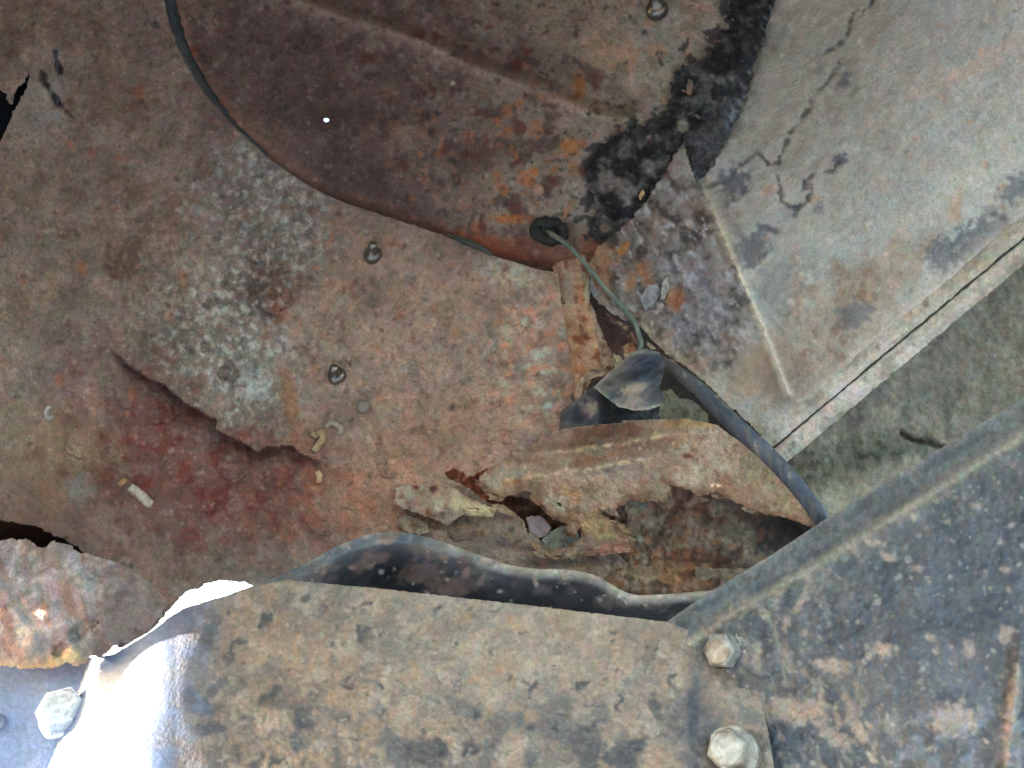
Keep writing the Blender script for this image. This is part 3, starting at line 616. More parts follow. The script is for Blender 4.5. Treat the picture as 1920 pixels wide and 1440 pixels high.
    for (x, y, a, b, g) in ((1170, 465, 14, 9, -50), (1205, 505, 16, 12, 0), (1215, 525, 12, 12, 0), (1182, 530, 10, 20, 30), (1262, 560, 16, 26, 20), (1135, 480, 26, 22, 0), (1250, 300, 9, 40, 35), (1205, 368, 9, 16, 30), (1130, 520, 14, 34, -10)):
        p.mix(blob(px, py, x, y, a, b, g, .6, 12, .5, 9) * .75, (142, 100, 70))
    p.mix(blob(px, py, 1245, 320, 8, 14, 0, .5, 8, .5) * .8, (96, 50, 36)); p.mix(blob(px, py, 1272, 565, 12, 24, 20, .5, 10, .5) * .7, (122, 66, 44))
    p.mix(blob(px, py, 1275, 290, 40, 30, -50, .4, 20, .5) * .5, (140, 122, 108))
    # lower pale lip
    e = seg(px, py, [(1205, 612), (1300, 695), (1440, 825)])[0]; p.mix(np.exp(-e / 9) * .7, (166, 152, 126)); p.mix(np.exp(-e / 40) * sm(-.1, .4, fb(px, py, 36, 3, 105)) * .4, (150, 124, 96))
    fl = seg(px, py, [(1450, 815), (1925, 405)])[0]
    p.mix(np.exp(-(fl / 26) ** 2) * .8, (160, 151, 142))
    p.c *= np.array([1.055, 1.04, 1.04]); p.mul(1 + .07 * fb(px, py, 12, 3, 106, 1.6, A)); return p
R_POLY = [(1472, -420), (1468, -40), (1440, 40), (1424, 110), (1400, 190), (1366, 262), (1330, 320), (1304, 345), (1290, 300), (1284, 258), (1262, 292), (1238, 335), (1212, 375), (1186, 408), (1158, 434), (1122, 462), (1106, 490),
          (1104, 545), (1122, 568), (1150, 590), (1178, 606), (1200, 612), (1222, 640), (1255, 668), (1292, 692), (1330, 724), (1376, 770), (1412, 800), (1440, 828), (1466, 812, 0), (1560, 730, 0), (1700, 606, 0), (1925, 408, 0), (2300, 90, 0), (2900, -420, 0)]
side = sheet('side_panel', R_POLY, dep_R, paint_R, M_PAINT, arch, .0016, 4.0, jag=5, js=14, seed=9)

# spot-welded flange along the lower edge of the side panel: two lips with a groove
FL0, FL1 = np.array([1441, 838.]), np.array([1936, 424.]); FD = (FL1 - FL0) / np.linalg.norm(FL1 - FL0); FN = np.array([-FD[1], FD[0]])  # FN points down-right
def fl_poly(a, b, e0=0, e1=900): return [tuple(FL0 + FD * e0 + FN * a), tuple(FL0 + FD * 200 + FN * (a - 1)), tuple(FL0 + FD * 420 + FN * a), tuple(FL1 + FD * e1 + FN * a), tuple(FL1 + FD * e1 + FN * b), tuple(FL0 + FD * 420 + FN * b), tuple(FL0 + FD * 200 + FN * b), tuple(FL0 + FD * e0 + FN * b)]
def fl_v(px, py): return (px - FL0[0]) * FN[0] + (py - FL0[1]) * FN[1]
def paint_fl(px, py):
    p = Paint(px, py, (168, 158, 146), .8); t = (px - FL0[0]) * FD[0] + (py - FL0[1]) * FD[1]
    p.mix(sm(250, 520, t) * .65, (140, 132, 114)); p.mix(sm(0, .5, fb(px, py, 60, 4, 111, 3, -40)) * .5, (166, 154, 142)); p.mix(sm(.1, .5, fb(px, py, 40, 4, 112, 2, -40)) * .5, (116, 104, 94))
    p.mix(dots(px, py, 26, 113, .3, .1, .25, 1, 0, .5, 4) * .6, (180, 164, 136)); p.mix(dots(px, py, 30, 114, .25, .1, .2, 1, 0, .5, 4) * .6, (92, 84, 76)); p.mul(1 + .1 * fb(px, py, 10, 3, 115)); return p
sheet('upper_lip', fl_poly(-26, 5), lambda x, y: base_R(x, y) - .0040 + .00012 * np.maximum(0, -fl_v(x, y) - 8) + .0004 * fb(x, y, 30, 3, 116) + .0010 * np.clip(fl_v(x, y) / 5, 0, 1), paint_fl, M_PAINT, side, .0020, 4, jag=2.2, js=26, seed=12)
sheet('lower_lip', fl_poly(9, 44, 4), lambda x, y: base_R(*(np.stack([x, y]) - FN[:, None] * 20)) - .0030 + .0003 * fb(x, y, 30, 3, 117) + .0022 * np.clip((fl_v(x, y) - 30) / 10, 0, 1), paint_fl, M_PAINT, side, .0020, 4, jag=2.4, js=22, seed=13)
sheet('weld_web', fl_poly(-4, 16, 2), lambda x, y: base_R(*(np.stack([x, y]) - FN[:, None] * 14)) - .0012 + .0004 * fb(x, y, 40, 3, 118), lambda x, y: Paint(x, y, (112, 102, 90), .85), M_PAINT, side, .0015, 6)

# ---- mossy recessed panel beyond the flange
base_G = TPS([(1480, 850, .392), (1540, 990, .396), (1700, 650, .372), (1920, 480, .350), (1700, 850, .388), (1900, 700, .368), (2250, 400, .33), (2250, 250, .32), (2800, -300, .26), (2800, 250, .29), (1600, 1000, .398), (1440, 880, .395)])
GCR = [(1690, 812), (1710, 824), (1742, 832), (1775, 842)]
def dep_G(px, py):
    return base_G(px, py) + .0014 * fb(px, py, 90, 3, 121) + .0008 * fb(px, py, 30, 4, 122) + .003 * (1 - sm(1, 9, seg(px, py, GCR)[0] + 3 * fb(px, py, 16, 3, 123))) + .002 * np.clip(seg(px, py, [(1480, 870), (1800, 860)])[0] / 90, 0, 1)
def paint_G(px, py):
    p = Paint(px, py, (124, 119, 103), .9)
    p.mix(sm(-.1, .5, fb(px, py, 90, 4, 124)) * .7, (140, 135, 114)); p.mix(sm(0, .45, fb(px, py, 60, 4, 125)) * .6, (108, 106, 95)); p.mix(sm(.1, .4, fb(px, py, 26, 4, 126)) * .5, (92, 94, 80))
    d = blob(px, py, 1560, 880, 90, 36, -18, .6, 30, .6) + blob(px, py, 1700, 840, 80, 28, 8, .6, 24, .6) * .8
    p.mix(d * .65, (82, 84, 68)); p.mix(d * sm(.0, .4, fb(px, py, 18, 4, 127)) * .7, (56, 56, 44))
    p.mix((1 - sm(1, 8, seg(px, py, GCR)[0] + 3 * fb(px, py, 16, 3, 123))) * .8, (48, 48, 38))
    p.mix(blob(px, py, 1580, 935, 100, 36, -10, .5, 40, .7) * .6, (146, 140, 114)); p.mix(blob(px, py, 1760, 860, 90, 18, -10, .5, 26, .7) * .5, (150, 146, 120))
    p.mix(sm(1700, 1950, px) * .45, (106, 102, 82)); p.c[:, 1] *= .975; p.mul(1 + .12 * fb(px, py, 11, 3, 128)); return p
sheet('recessed_panel', [(1426, 850), (1470, 826), (1700, 622), (1930, 425), (2300, 100), (2800, -340), (2800, 300), (2300, 600), (1960, 800), (1700, 960), (1620, 1010), (1548, 1000), (1500, 940), (1440, 870)], dep_G, paint_G, M_PAINT, arch, .0016, 4.4)

# ---- inside of the box section, a dark backing added so the holes show no sky
def dep_back(px, py):
    e = np.maximum(np.abs(px - 1200) / 520, np.abs(py - 800) / 470); return .462 - .045 * sm(.75, 1.05, e) + .001 * fb(px, py, 60, 3, 131)
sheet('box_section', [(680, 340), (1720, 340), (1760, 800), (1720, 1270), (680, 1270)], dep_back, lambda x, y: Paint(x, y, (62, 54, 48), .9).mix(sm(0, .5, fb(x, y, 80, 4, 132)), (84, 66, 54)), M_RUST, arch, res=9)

# ---- gusset between inner panel and corner
base_GU = TPS([(1040, 500, .4115), (1100, 490, .405), (1060, 640, .4095), (1110, 600, .402), (1145, 690, .397), (1080, 740, .407)])
def paint_rusty(px, py):
    p = Paint(px, py, (130, 106, 90), .85)
    p.mix(sm(-.1, .5, fb(px, py, 44, 4, 141)) * .7, (124, 110, 96)); p.mix(sm(.05, .4, fb(px, py, 34, 4, 142)) * .8, (124, 84, 62)); p.mix(sm(.15, .45, fb(px, py, 24, 4, 143)) * .9, (98, 56, 40))
    p.mix(sm(.15, .45, fb(px, py, 30, 4, 144)) * .7, (158, 140, 118)); p.mix(dots(px, py, 20, 145, .35, .1, .3, 1, 0, .5, 4) * .6, (72, 46, 38)); p.mul(1 + .12 * fb(px, py, 10, 3, 146)); return p
gus = sheet('gusset', [(1034, 498), (1060, 486), (1096, 478), (1104, 512), (1106, 560), (1122, 606), (1138, 646), (1152, 672), (1150, 692), (1130, 690), (1118, 702), (1104, 722), (1092, 742), (1078, 748), (1066, 720), (1058, 640), (1050, 560)],
            lambda x, y: base_GU(x, y) + .0005 * fb(x, y, 26, 4, 147) - .0016 * np.exp(-(seg(x, y, [(1085, 500), (1100, 560), (1130, 660)])[0] / 9) ** 2),
            lambda x, y: paint_rusty(x, y).mix(blob(x, y, 1068, 560, 16, 46, -6, .5, 20, .6) * .7, (134, 130, 120)).mix(blob(x, y, 1102, 545, 5, 26, 5, .3, 8, .5) * .9, (172, 166, 136)), M_RUST, arch, .0016, 3.4, jag=3.5, js=12, seed=15)
sheet('rust_scale', [(1112, 590), (1128, 575), (1160, 594), (1196, 622), (1196, 660), (1180, 690), (1160, 700), (1146, 668), (1128, 630)], lambda x, y: .4135 + .00006 * (x - 1112) * 0 + .0005 * fb(x, y, 24, 3, 148),
      lambda x, y: Paint(x, y, (88, 62, 58), .85).mix(sm(0, .5, fb(x, y, 30, 4, 149)), (74, 50, 46)).mix(sm(.2, .5, fb(x, y, 20, 4, 150)) * .6, (116, 96, 84)), M_RUST, gus, .0014, 3.6, jag=4, js=12, seed=16)
def shard(parent, pts, d, rgb, rgb2, seed, lift=0.0, name='rust_flake', bend=(0, 0)):
    cx = sum(p[0] for p in pts) / len(pts); cy = sum(p[1] for p in pts) / len(pts)
    return sheet(name, pts, lambda x, y: d + bend[0] * (x - cx) + bend[1] * (y - cy) + .0006 * fb(x, y, 16, 3, seed), lambda x, y: Paint(x, y, rgb, .85).mix(sm(-.1, .5, fb(x, y, 14, 4, seed + 1)), rgb2), M_RUST, parent, .0016, 2.8, jag=2.5, js=9, seed=seed)
shard(gus, [(1095, 702), (1112, 690), (1140, 684), (1158, 694), (1150, 716), (1130, 706), (1112, 708), (1096, 722), (1088, 744), (1078, 748), (1080, 726)], .3965, (150, 126, 104), (126, 98, 78), 161, bend=(0, -.0001))
shard(gus, [(1150, 664), (1164, 668), (1176, 690), (1160, 700), (1152, 690)], .394, (150, 138, 108), (112, 96, 70), 163)
shard(gus, [(1168, 650), (1186, 640), (1194, 662), (1182, 682), (1172, 676)], .395, (132, 82, 56), (150, 132, 104), 165)
# loose pale chips on the crumbling corner
for i, (pts, rgb) in enumerate((([(1200, 560), (1214, 536), (1232, 532), (1240, 548), (1226, 572), (1210, 584)], (136, 134, 134)), ([(1242, 530), (1252, 516), (1256, 536), (1246, 562), (1238, 560)], (152, 146, 136)),
                                ([(1156, 470), (1176, 452), (1182, 456), (1172, 474), (1160, 482)], (170, 116, 64)), ([(1196, 366), (1204, 356), (1210, 362), (1200, 376)], (186, 146, 100)), ([(1225, 584), (1240, 566), (1246, 572), (1232, 592)], (146, 132, 120)))):
    cx, cy = pts[0]; shard(side, pts, at1(base_R, cx, cy) - .0065, rgb, tuple(int(v * .85) for v in rgb), 170 + 3 * i, bend=(.00008, .00010))

# ---- torn plate with its tongue
T_POLY = [(960, 808, .3), (1052, 799, .3), (1130, 790, .3), (1200, 787, .3), (1290, 785, .3), (1345, 797, .4), (1392, 832, .4), (1438, 870, .3), (1492, 932, .3), (1542, 986, .3), (1534, 991), (1502, 981), (1462, 968), (1430, 964), (1402, 952), (1384, 944), (1344, 924), (1312, 931), (1292, 920), (1256, 908),
          (1254, 934), (1243, 942), (1222, 940), (1178, 940), (1160, 950), (1146, 962), (1132, 960), (1120, 952), (1128, 966), (1146, 974), (1172, 984), (1180, 1004), (1192, 1014), (1188, 1034), (1150, 1040), (1090, 1046), (1036, 1050, .4), (1020, 1040), (1034, 1030), (1062, 1026), (1085, 1012), (1092, 985), (1080, 1002), (1066, 998),
          (1060, 982), (1044, 972), (1028, 966), (1022, 952), (1014, 944), (1010, 950), (1000, 944), (992, 934), (998, 924), (980, 920), (962, 928), (944, 933), (926, 926), (906, 918), (892, 906), (902, 892), (930, 874), (962, 856), (956, 830, .3)]
base_T = TPS([(960, 815, .4010), (1000, 825, .3975), (900, 890, .3920), (1060, 800, .3925), (1050, 880, .3855), (1200, 790, .3800), (1200, 880, .3765), (1330, 800, .3690), (1350, 900, .3640), (1450, 880, .3540), (1540, 985, .3400), (1400, 960, .3600), (1040, 960, .3880), (1080, 1030, .3880), (1190, 1025, .3830), (1130, 970, .3830)])
def dep_T(px, py):
    r = .0006 * fb(px, py, 70, 3, 201) + .0003 * fb(px, py, 18, 4, 202)
    r -= .0024 * np.exp(-(seg(px, py, [(960, 850), (1060, 846), (1160, 832), (1250, 815), (1330, 812)])[0] / 10) ** 2)
    r += .0012 * np.exp(-(seg(px, py, [(970, 835), (1100, 825), (1250, 796)])[0] / 14) ** 2) - .0008 * np.exp(-(seg(px, py, [(950, 900), (1100, 880), (1200, 862)])[0] / 8) ** 2)
    r += .003 * sm(1150, 1200, px) * sm(1000, 1030, py)
    rim = seg(px, py, [t[:2] for t in T_POLY[10:]])[0]; r -= .0016 * np.exp(-rim / 10) * fb(px, py, 46, 3, 219) + .0008 * fb(px, py, 40, 3, 220)
    return base_T(px, py) + r
def paint_T(px, py):
    p = Paint(px, py, (140, 126, 110), .8)
    p.mix(sm(-.1, .5, fb(px, py, 90, 4, 203)) * .6, (146, 120, 104)); p.mix(sm(0, .5, fb(px, py, 50, 4, 204, 2, -8)) * .6, (122, 112, 101)); p.mix(sm(.05, .4, fb(px, py, 34, 4, 210)) * .5, (116, 84, 66))
    for (x, y, a, b, g, c, s_) in ((1120, 810, 60, 12, -8, (118, 84, 66), .85), (1170, 806, 36, 14, 0, (120, 88, 76), .8), (1150, 850, 70, 16, -14, (118, 86, 68), .8), (1060, 835, 40, 10, -10, (122, 96, 78), .7), (1130, 840, 30, 14, 0, (116, 114, 108), .6),
                                  (1210, 840, 50, 18, -10, (108, 98, 92), .5), (1180, 880, 60, 20, 0, (124, 116, 112), .6), (1290, 855, 9, 6, 0, (96, 62, 46), .9), (1000, 860, 20, 5, -5, (112, 78, 62), .8), (1350, 840, 70, 40, 30, (160, 148, 140), .6), (1420, 870, 50, 40, 40, (112, 106, 90), .75),
                                  (1460, 930, 60, 26, 35, (152, 142, 116), .7), (1300, 895, 40, 26, 0, (164, 156, 144), .7), (1370, 925, 50, 16, 20, (140, 112, 96), .6), (1130, 985, 40, 26, 0, (166, 146, 108), .7), (1150, 1028, 50, 14, 0, (158, 112, 98), .8), (1100, 1024, 24, 12, 0, (118, 118, 116), .6),
                                  (1290, 795, 50, 9, 0, (150, 128, 86), .6), (1070, 930, 24, 16, 0, (170, 134, 96), .7), (1040, 945, 30, 16, 0, (170, 168, 156), .7), (940, 895, 40, 14, -20, (128, 130, 122), .8), (960, 905, 16, 8, 0, (150, 110, 66), .6)):
        p.mix(blob(px, py, x, y, a, b, g, .7, 16, .22, 11) * s_, c)
    for l in ([(960, 850), (1060, 846), (1160, 832), (1250, 815)], [(950, 900), (1100, 880), (1200, 862)]):
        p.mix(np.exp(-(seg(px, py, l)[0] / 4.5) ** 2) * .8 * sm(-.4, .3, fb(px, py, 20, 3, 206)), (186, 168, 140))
    p.mix(dots(px, py, 28, 207, .3, .08, .22, 1, 0, .5, 5) * .6, (112, 84, 66)); p.mix(dots(px, py, 22, 208, .3, .08, .2, 1, 0, .5, 4) * .6, (176, 166, 150))
    e = seg(px, py, [(893, 905), (930, 930), (1000, 935), (1060, 985)])[0]; p.mix(np.exp(-e / 9) * .6, (118, 76, 56))
    rim = seg(px, py, [t[:2] for t in T_POLY[10:]])[0]; p.mix(np.exp(-rim / 6) * sm(-.5, .3, fb(px, py, 20, 3, 217)) * .7, (104, 70, 52)); p.mix(np.exp(-rim / 22) * sm(0, .4, fb(px, py, 26, 3, 218)) * .5, (96, 72, 58))
    q = paint_L(px, py); m = (sm(1120, 990, px + .8 * (py - 830)) * sm(890, 850, py))[:, None]; p.c *= np.array([1.04, .955, .88]); p.c += (q.c - p.c) * m
    p.mul(1 + .09 * fb(px, py, 11, 3, 209)); return p
torn = sheet('torn_plate', T_POLY, dep_T, paint_T, M_RUST, arch, .0009, 2.8, holes=[ell(1048, 946, 4.5, 3.5, 10)], jag=3.5, js=10, seed=21)
for q in ([(742, 914), (764, 905), (800, 908), (838, 906), (858, 918), (884, 936), (906, 946), (932, 952), (926, 972), (900, 968), (868, 966), (852, 976), (840, 986), (802, 970), (757, 954), (738, 944)],):
    def dep_q(x, y):
        f = sm(905, 960, y); return dep_L(x, y) + .0006 - .0090 * f - .002 * sm(860, 900, x) - .001 * np.abs(fb(x, y, 22, 3, 211)) - .0016 * sm(790, 745, x)
    sheet('rust_scale', q, dep_q, lambda x, y: paint_rusty(x, y).mix(blob(x, y, 880, 950, 50, 14, 15, .4, 16, .6) * .85, (172, 152, 110)).mix(blob(x, y, 800, 925, 60, 20, 0, .5, 20, .6) * .5, (146, 124, 102)).mix(blob(x, y, 812, 916, 8, 8, 0, .4, 8, .5), (84, 46, 36)).mix(blob(x, y, 780, 914, 6, 6, 0, .4, 8, .5), (92, 44, 36)), M_RUST, inner, .0016, 3.2, jag=4, js=11, seed=23)
shard(inner, [(746, 962), (772, 966), (800, 980), (806, 998), (786, 1004), (760, 996), (742, 984)], .3905, (146, 122, 100), (112, 84, 66), 213, bend=(0, -.00005))

# ---- inside surfaces seen through the torn holes
base_C = TPS([(830, 890, .404), (960, 950, .406), (1030, 1000, .412), (1150, 960, .407), (1150, 1060, .398), (1250, 920, .428), (1300, 1000, .408), (1400, 950, .440), (1520, 1000, .470), (1300, 1100, .388), (1450, 1060, .405), (1200, 1100, .388), (900, 1100, .412), (1150, 850, .415)])
def paint_C(px, py):
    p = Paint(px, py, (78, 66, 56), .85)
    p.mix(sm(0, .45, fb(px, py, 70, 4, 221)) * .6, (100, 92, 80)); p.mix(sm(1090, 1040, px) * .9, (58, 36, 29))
    for (x, y, a, b, g, c, s_) in ((1280, 940, 70, 46, 20, (84, 60, 52), .9), (1330, 960, 60, 26, 10, (112, 78, 64), .7), (1380, 1000, 80, 50, 0, (86, 77, 66), .9), (1480, 1000, 60, 60, 0, (38, 36, 35), .95), (1180, 985, 50, 50, 0, (96, 90, 78), .8), (1210, 1005, 14, 12, 0, (132, 134, 126), .8), (1212, 1016, 5, 5, 0, (104, 62, 50), 1),
                                  (1290, 1000, 46, 34, 30, (98, 80, 70), .8), (1300, 1050, 70, 18, 8, (84, 50, 38), .9), (1260, 1070, 70, 22, -8, (124, 80, 44), .85), (1240, 1085, 40, 10, 0, (166, 128, 84), .6), (1190, 1075, 60, 30, 0, (112, 102, 88), .8), (1300, 1090, 26, 26, 0, (112, 72, 52), .8), (1200, 935, 50, 14, 0, (78, 76, 68), .8),
                                  (1010, 955, 30, 12, 30, (92, 78, 52), .7), (900, 920, 40, 20, 30, (84, 50, 42), .8), (850, 890, 18, 12, 0, (66, 46, 36), .9), (975, 960, 18, 18, 0, (60, 60, 62), .7)):
        p.mix(blob(px, py, x, y, a, b, g, .7, 20, .3, 13) * s_, c)
    p.mix(sm(.08, .3, fb(px, py, 38, 4, 226)) * .65, (62, 42, 34)); p.mix(sm(.12, .34, fb(px, py, 30, 4, 227)) * .6, (124, 112, 96)); p.mix(sm(.16, .36, fb(px, py, 24, 4, 228)) * .5, (122, 78, 48))
    p.mix(sm(1400, 1490, px) * sm(1060, 1000, py) * .85, (40, 37, 35)); p.mix(np.exp(-seg(px, py, [(1270, 1050), (1330, 1052), (1400, 1064)])[0] / 7) * .8, (48, 34, 28))  # right end painted near black for the deep shade there
    p.mix(dots(px, py, 26, 222, .3, .1, .25, 1, 0, .5, 4) * .5, (72, 54, 46)); p.c *= np.array([1.05, .95, .87]); p.mul(1 + .18 * fb(px, py, 12, 3, 223)); return p
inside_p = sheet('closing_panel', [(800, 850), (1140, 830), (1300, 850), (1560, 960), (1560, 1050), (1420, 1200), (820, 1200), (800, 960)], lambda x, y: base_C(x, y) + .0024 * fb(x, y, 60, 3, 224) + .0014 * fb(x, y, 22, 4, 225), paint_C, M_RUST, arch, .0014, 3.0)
shard(inside_p, [(988, 970), (1006, 966), (1020, 972), (1034, 990), (1024, 1004), (1010, 1010), (992, 1000)], .4035, (158, 138, 138), (138, 118, 116), 226, name='pink_scale')
shard(inside_p, [(1016, 1012), (1034, 996), (1060, 984), (1084, 1000), (1090, 1014), (1070, 1026), (1040, 1034), (1024, 1026)], .4015, (124, 122, 108), (98, 94, 84), 229, name='grey_scale', bend=(.0001, 0))
shard(inside_p, [(1302, 1062), (1340, 1066), (1400, 1066), (1440, 1062), (1430, 1140), (1320, 1140), (1306, 1100)], .3890, (116, 99, 80), (94, 78, 62), 232)
shard(inside_p, [(1240, 736), (1256, 728), (1272, 746), (1300, 752), (1326, 776), (1330, 805), (1250, 808), (1234, 780)], .3885, (100, 96, 78), (78, 74, 58), 235, name='olive_flake', bend=(0, -.00006))

# thin layered flakes hanging on the torn rims
def rim_flake(par, x, y, r, ang, d, rgb, seed):
    rr = random.Random(seed); c, q = math.cos(math.radians(ang)), math.sin(math.radians(ang)); pts = []
    for k in range(11):
        a = 2 * math.pi * k / 11; m = r * (.55 + .7 * rr.random()); u, v = 1.7 * m * math.cos(a), .6 * m * math.sin(a); pts.append((x + u * c - v * q, y + u * q + v * c))
    return shard(par, pts, d, rgb, tuple(int(v * .72) for v in rgb), seed, bend=(rr.uniform(-1, 1) * .00012, rr.uniform(-.2, 1) * .00016))
for k, (x, y, r, a, dd, c) in enumerate(((905, 912, 11, 40, .3900, (120, 84, 64)), (930, 934, 12, 15, .3905, (142, 112, 84)), 
                                         (1066, 1000, 9, 30, .3890, (138, 104, 78)), (944, 956, 14, 20, .3930, (150, 122, 90)), (884, 956, 12, 10, .3870, (136, 110, 84)),
                                         (1110, 1036, 14, -5, .3830, (134, 92, 78)), (1168, 992, 9, 30, .3800, (150, 118, 84)), (1150, 962, 9, 20, .3800, (122, 96, 78)), (1256, 922, 8, 80, .3755, (124, 96, 82)), (1312, 934, 10, 10, .3700, (112, 82, 68)), (1346, 930, 9, 15, .3665, (128, 98, 80)),
                                         (1400, 956, 9, 20, .3605, (132, 112, 90)), (770, 960, 10, 20, .3895, (122, 92, 72)), (816, 980, 12, 20, .3900, (130, 98, 76)), (1060, 1036, 12, -5, .3880, (126, 104, 90)), (1005, 1024, 10, 40, .3950, (138, 102, 70)),
                                         (1020, 1042, 13, 10, .3905, (128, 106, 84)), (960, 1010, 14, 25, .3920, (140, 116, 92)), (900, 1000, 12, 20, .3910, (144, 116, 90)))):
    rim_flake(torn if x > 990 else inner, x, y, r, a, dd, c, 500 + 3 * k)
for k, (x, y, r, a, dd, c) in enumerate(((1108, 500, 10, 60, .3960, (140, 104, 76)), (1118, 530, 11, 70, .3955, (118, 82, 62)), (1134, 566, 9, 50, .3950, (132, 116, 98)), (1150, 600, 9, 40, .3960, (96, 70, 60)), (1170, 612, 8, 35, .3935, (128, 104, 84)), (1188, 634, 8, 60, .3920, (110, 76, 58)), (1122, 690, 9, 0, .3955, (142, 108, 80)), (1142, 704, 8, -20, .3940, (120, 86, 64)),
                                         (1096, 730, 8, 80, .3955, (132, 94, 70)), (1222, 650, 7, 40, .3890, (150, 130, 104)), (1262, 682, 8, 38, .3850, (146, 124, 98)), (1330, 742, 8, 45, .3760, (140, 122, 100)), (1080, 560, 7, 85, .4015, (124, 92, 70)), (1090, 620, 8, 80, .3990, (112, 80, 62)), (1150, 480, 10, 40, .3920, (130, 108, 90)), (1180, 500, 12, 30, .3900, (104, 92, 84)), (1220, 470, 12, 60, .3890, (112, 102, 96)), (1250, 520, 11, 20, .3870, (126, 116, 108)), (1200, 430, 11, 50, .3910, (92, 84, 78)), (1270, 600, 10, 60, .3830, (120, 116, 116)))):
    rim_flake(gus if x < 1125 else side, x, y, r, a, dd, c, 800 + 3 * k)
# blisters of scale standing off the sheet, each lifted along one edge
def lift_flake(x, y, r, ang, lift, seed):
    rr = random.Random(seed); pts = []
    for k in range(12):
        a = 2 * math.pi * k / 12; m = r * (.6 + .6 * rr.random()); pts.append((x + 1.25 * m * math.cos(a), y + m * math.sin(a)))
    c, q = math.cos(math.radians(ang)), math.sin(math.radians(ang)); tone = rr.uniform(.82, 1.08)
    def dd(px, py): return dep_L(px, py) + .0004 - lift * np.clip(.35 + ((px - x) * c + (py - y) * q) / (1.6 * r), 0, 1.2)
    sheet('rust_blister', pts, dd, lambda px, py: paint_L(px, py).mul(np.full(len(px), tone)), M_RUST, inner, .0009, 3.0, jag=4, js=10, seed=seed)
for k, (x, y, r, l) in enumerate(((482, 470, 22, .0022), (520, 560, 26, .0026), (452, 590, 20, .002), (392, 560, 18, .0016), (420, 690, 24, .0022), (350, 600, 20, .0018), (500, 640, 16, .0016), (240, 500, 24, .002), (262, 540, 14, .0014), (300, 770, 26, .0024), (236, 740, 22, .0022), (440, 880, 28, .0026), (520, 900, 22, .002),
                                  (380, 940, 24, .0022), (150, 830, 26, .0022), (600, 980, 24, .0022), (660, 940, 18, .0016), (730, 880, 16, .0014), (780, 800, 14, .0012), (560, 400, 18, .0016), (930, 750, 14, .0012), (1010, 690, 14, .0014), (300, 420, 18, .0014), (110, 620, 20, .0016), (860, 1000, 18, .0018), (700, 620, 12, .001))):
    lift_flake(x, y, r, 90 + rng.uniform(-60, 60), l, 700 + 2 * k)

# ---- thick lump of swollen rust, lower left
base_K = TPS([(0, 1010, .344), (120, 1012, .344), (60, 1060, .332), (220, 1060, .344), (300, 1120, .378), (290, 1180, .376), (150, 1150, .332), (0, 1150, .333), (60, 1240, .336), (150, 1240, .336), (-300, 1000, .350), (-300, 1250, .352), (230, 1210, .356)])
def dep_K(px, py):
    r = -.0070 * np.abs(fb(px, py, 110, 3, 231)) - .0020 * fb(px, py, 40, 3, 232, 2.2, 68) - .0005 * fb(px, py, 12, 3, 233)
    r += .0065 * blob(px, py, 155, 1178, 34, 12, -38, .4, 14, .5) + .005 * blob(px, py, 112, 1218, 14, 10, -40, .4, 10, .5) - .004 * blob(px, py, 138, 1228, 16, 14, 0, .3, 10, .6)
    r += .004 * blob(px, py, 70, 1012, 18, 16, 0, .4, 12, .5)
    return base_K(px, py) + .013 + r
def paint_K(px, py):
    p = Paint(px, py, (156, 132, 121), .85)
    p.mix(sm(-.1, .5, fb(px, py, 60, 4, 241, 2, 65)) * .7, (182, 164, 154)); p.mix(sm(0, .4, fb(px, py, 50, 4, 242, 2, 65)) * .6, (160, 126, 116)); p.mix(sm(.1, .45, fb(px, py, 36, 4, 243, 2, 65)) * .7, (122, 118, 112))
    p.mix(sm(.12, .4, fb(px, py, 40, 4, 244, 3.0, 68)) * .6, (150, 100, 76)); p.mix(sm(130, 230, px) * .7, (112, 90, 82)); p.mix(sm(0, .5, fb(px, py, 40, 4, 245)) * sm(130, 230, px) * .6, (92, 72, 64))
    e = seg(px, py, [(-50, 1248), (60, 1250), (130, 1242), (160, 1240)])[0]; p.mix(np.exp(-e / 16) * .8, (184, 138, 88)); p.mix(blob(px, py, 137, 1232, 16, 14, 0, .3, 8, .5) * .8, (196, 158, 100))
    p.mix(blob(px, py, 70, 1060, 120, 50, 0, .5, 40, .6) * .4, (164, 146, 136)); p.mul(1 + .1 * fb(px, py, 12, 3, 246)); return p
sheet('swollen_rust', [(-170, 1010, 0), (-20, 1014), (20, 1010), (56, 1012), (66, 1024), (84, 1028), (96, 1014), (124, 1020), (150, 1034), (190, 1046), (226, 1056), (262, 1076), (300, 1108), (316, 1130), (302, 1152), (284, 1174), (262, 1196), (238, 1204), (214, 1210), (200, 1226), (188, 1232), (174, 1229), (162, 1238), (146, 1250), (128, 1244), (96, 1252), (40, 1254), (0, 1248), (-60, 1252), (-170, 1250, 0)],
      dep_K, paint_K, M_RUST, arch, .008, 3.8, jag=5, js=13, seed=31)

# ---- unseen crown of the arch, added over the camera to shade the top
sheet('shading_crown', [(-900, -1500), (2700, -1500), (2320, -330), (1500, -330), (600, -330), (-360, -330), (-900, -700)], lambda x, y: .42 - .27 * sm(-300, -1500, y) ** 1.1 - .10 * sm(-200, -1000, x) - .10 * sm(1500, 2700, x), lambda x, y: Paint(x, y, (118, 108, 98), .85).mix(sm(0, .5, fb(x, y, 300, 3, 251)), (104, 88, 78)), M_RUST, arch, .0016, 24)

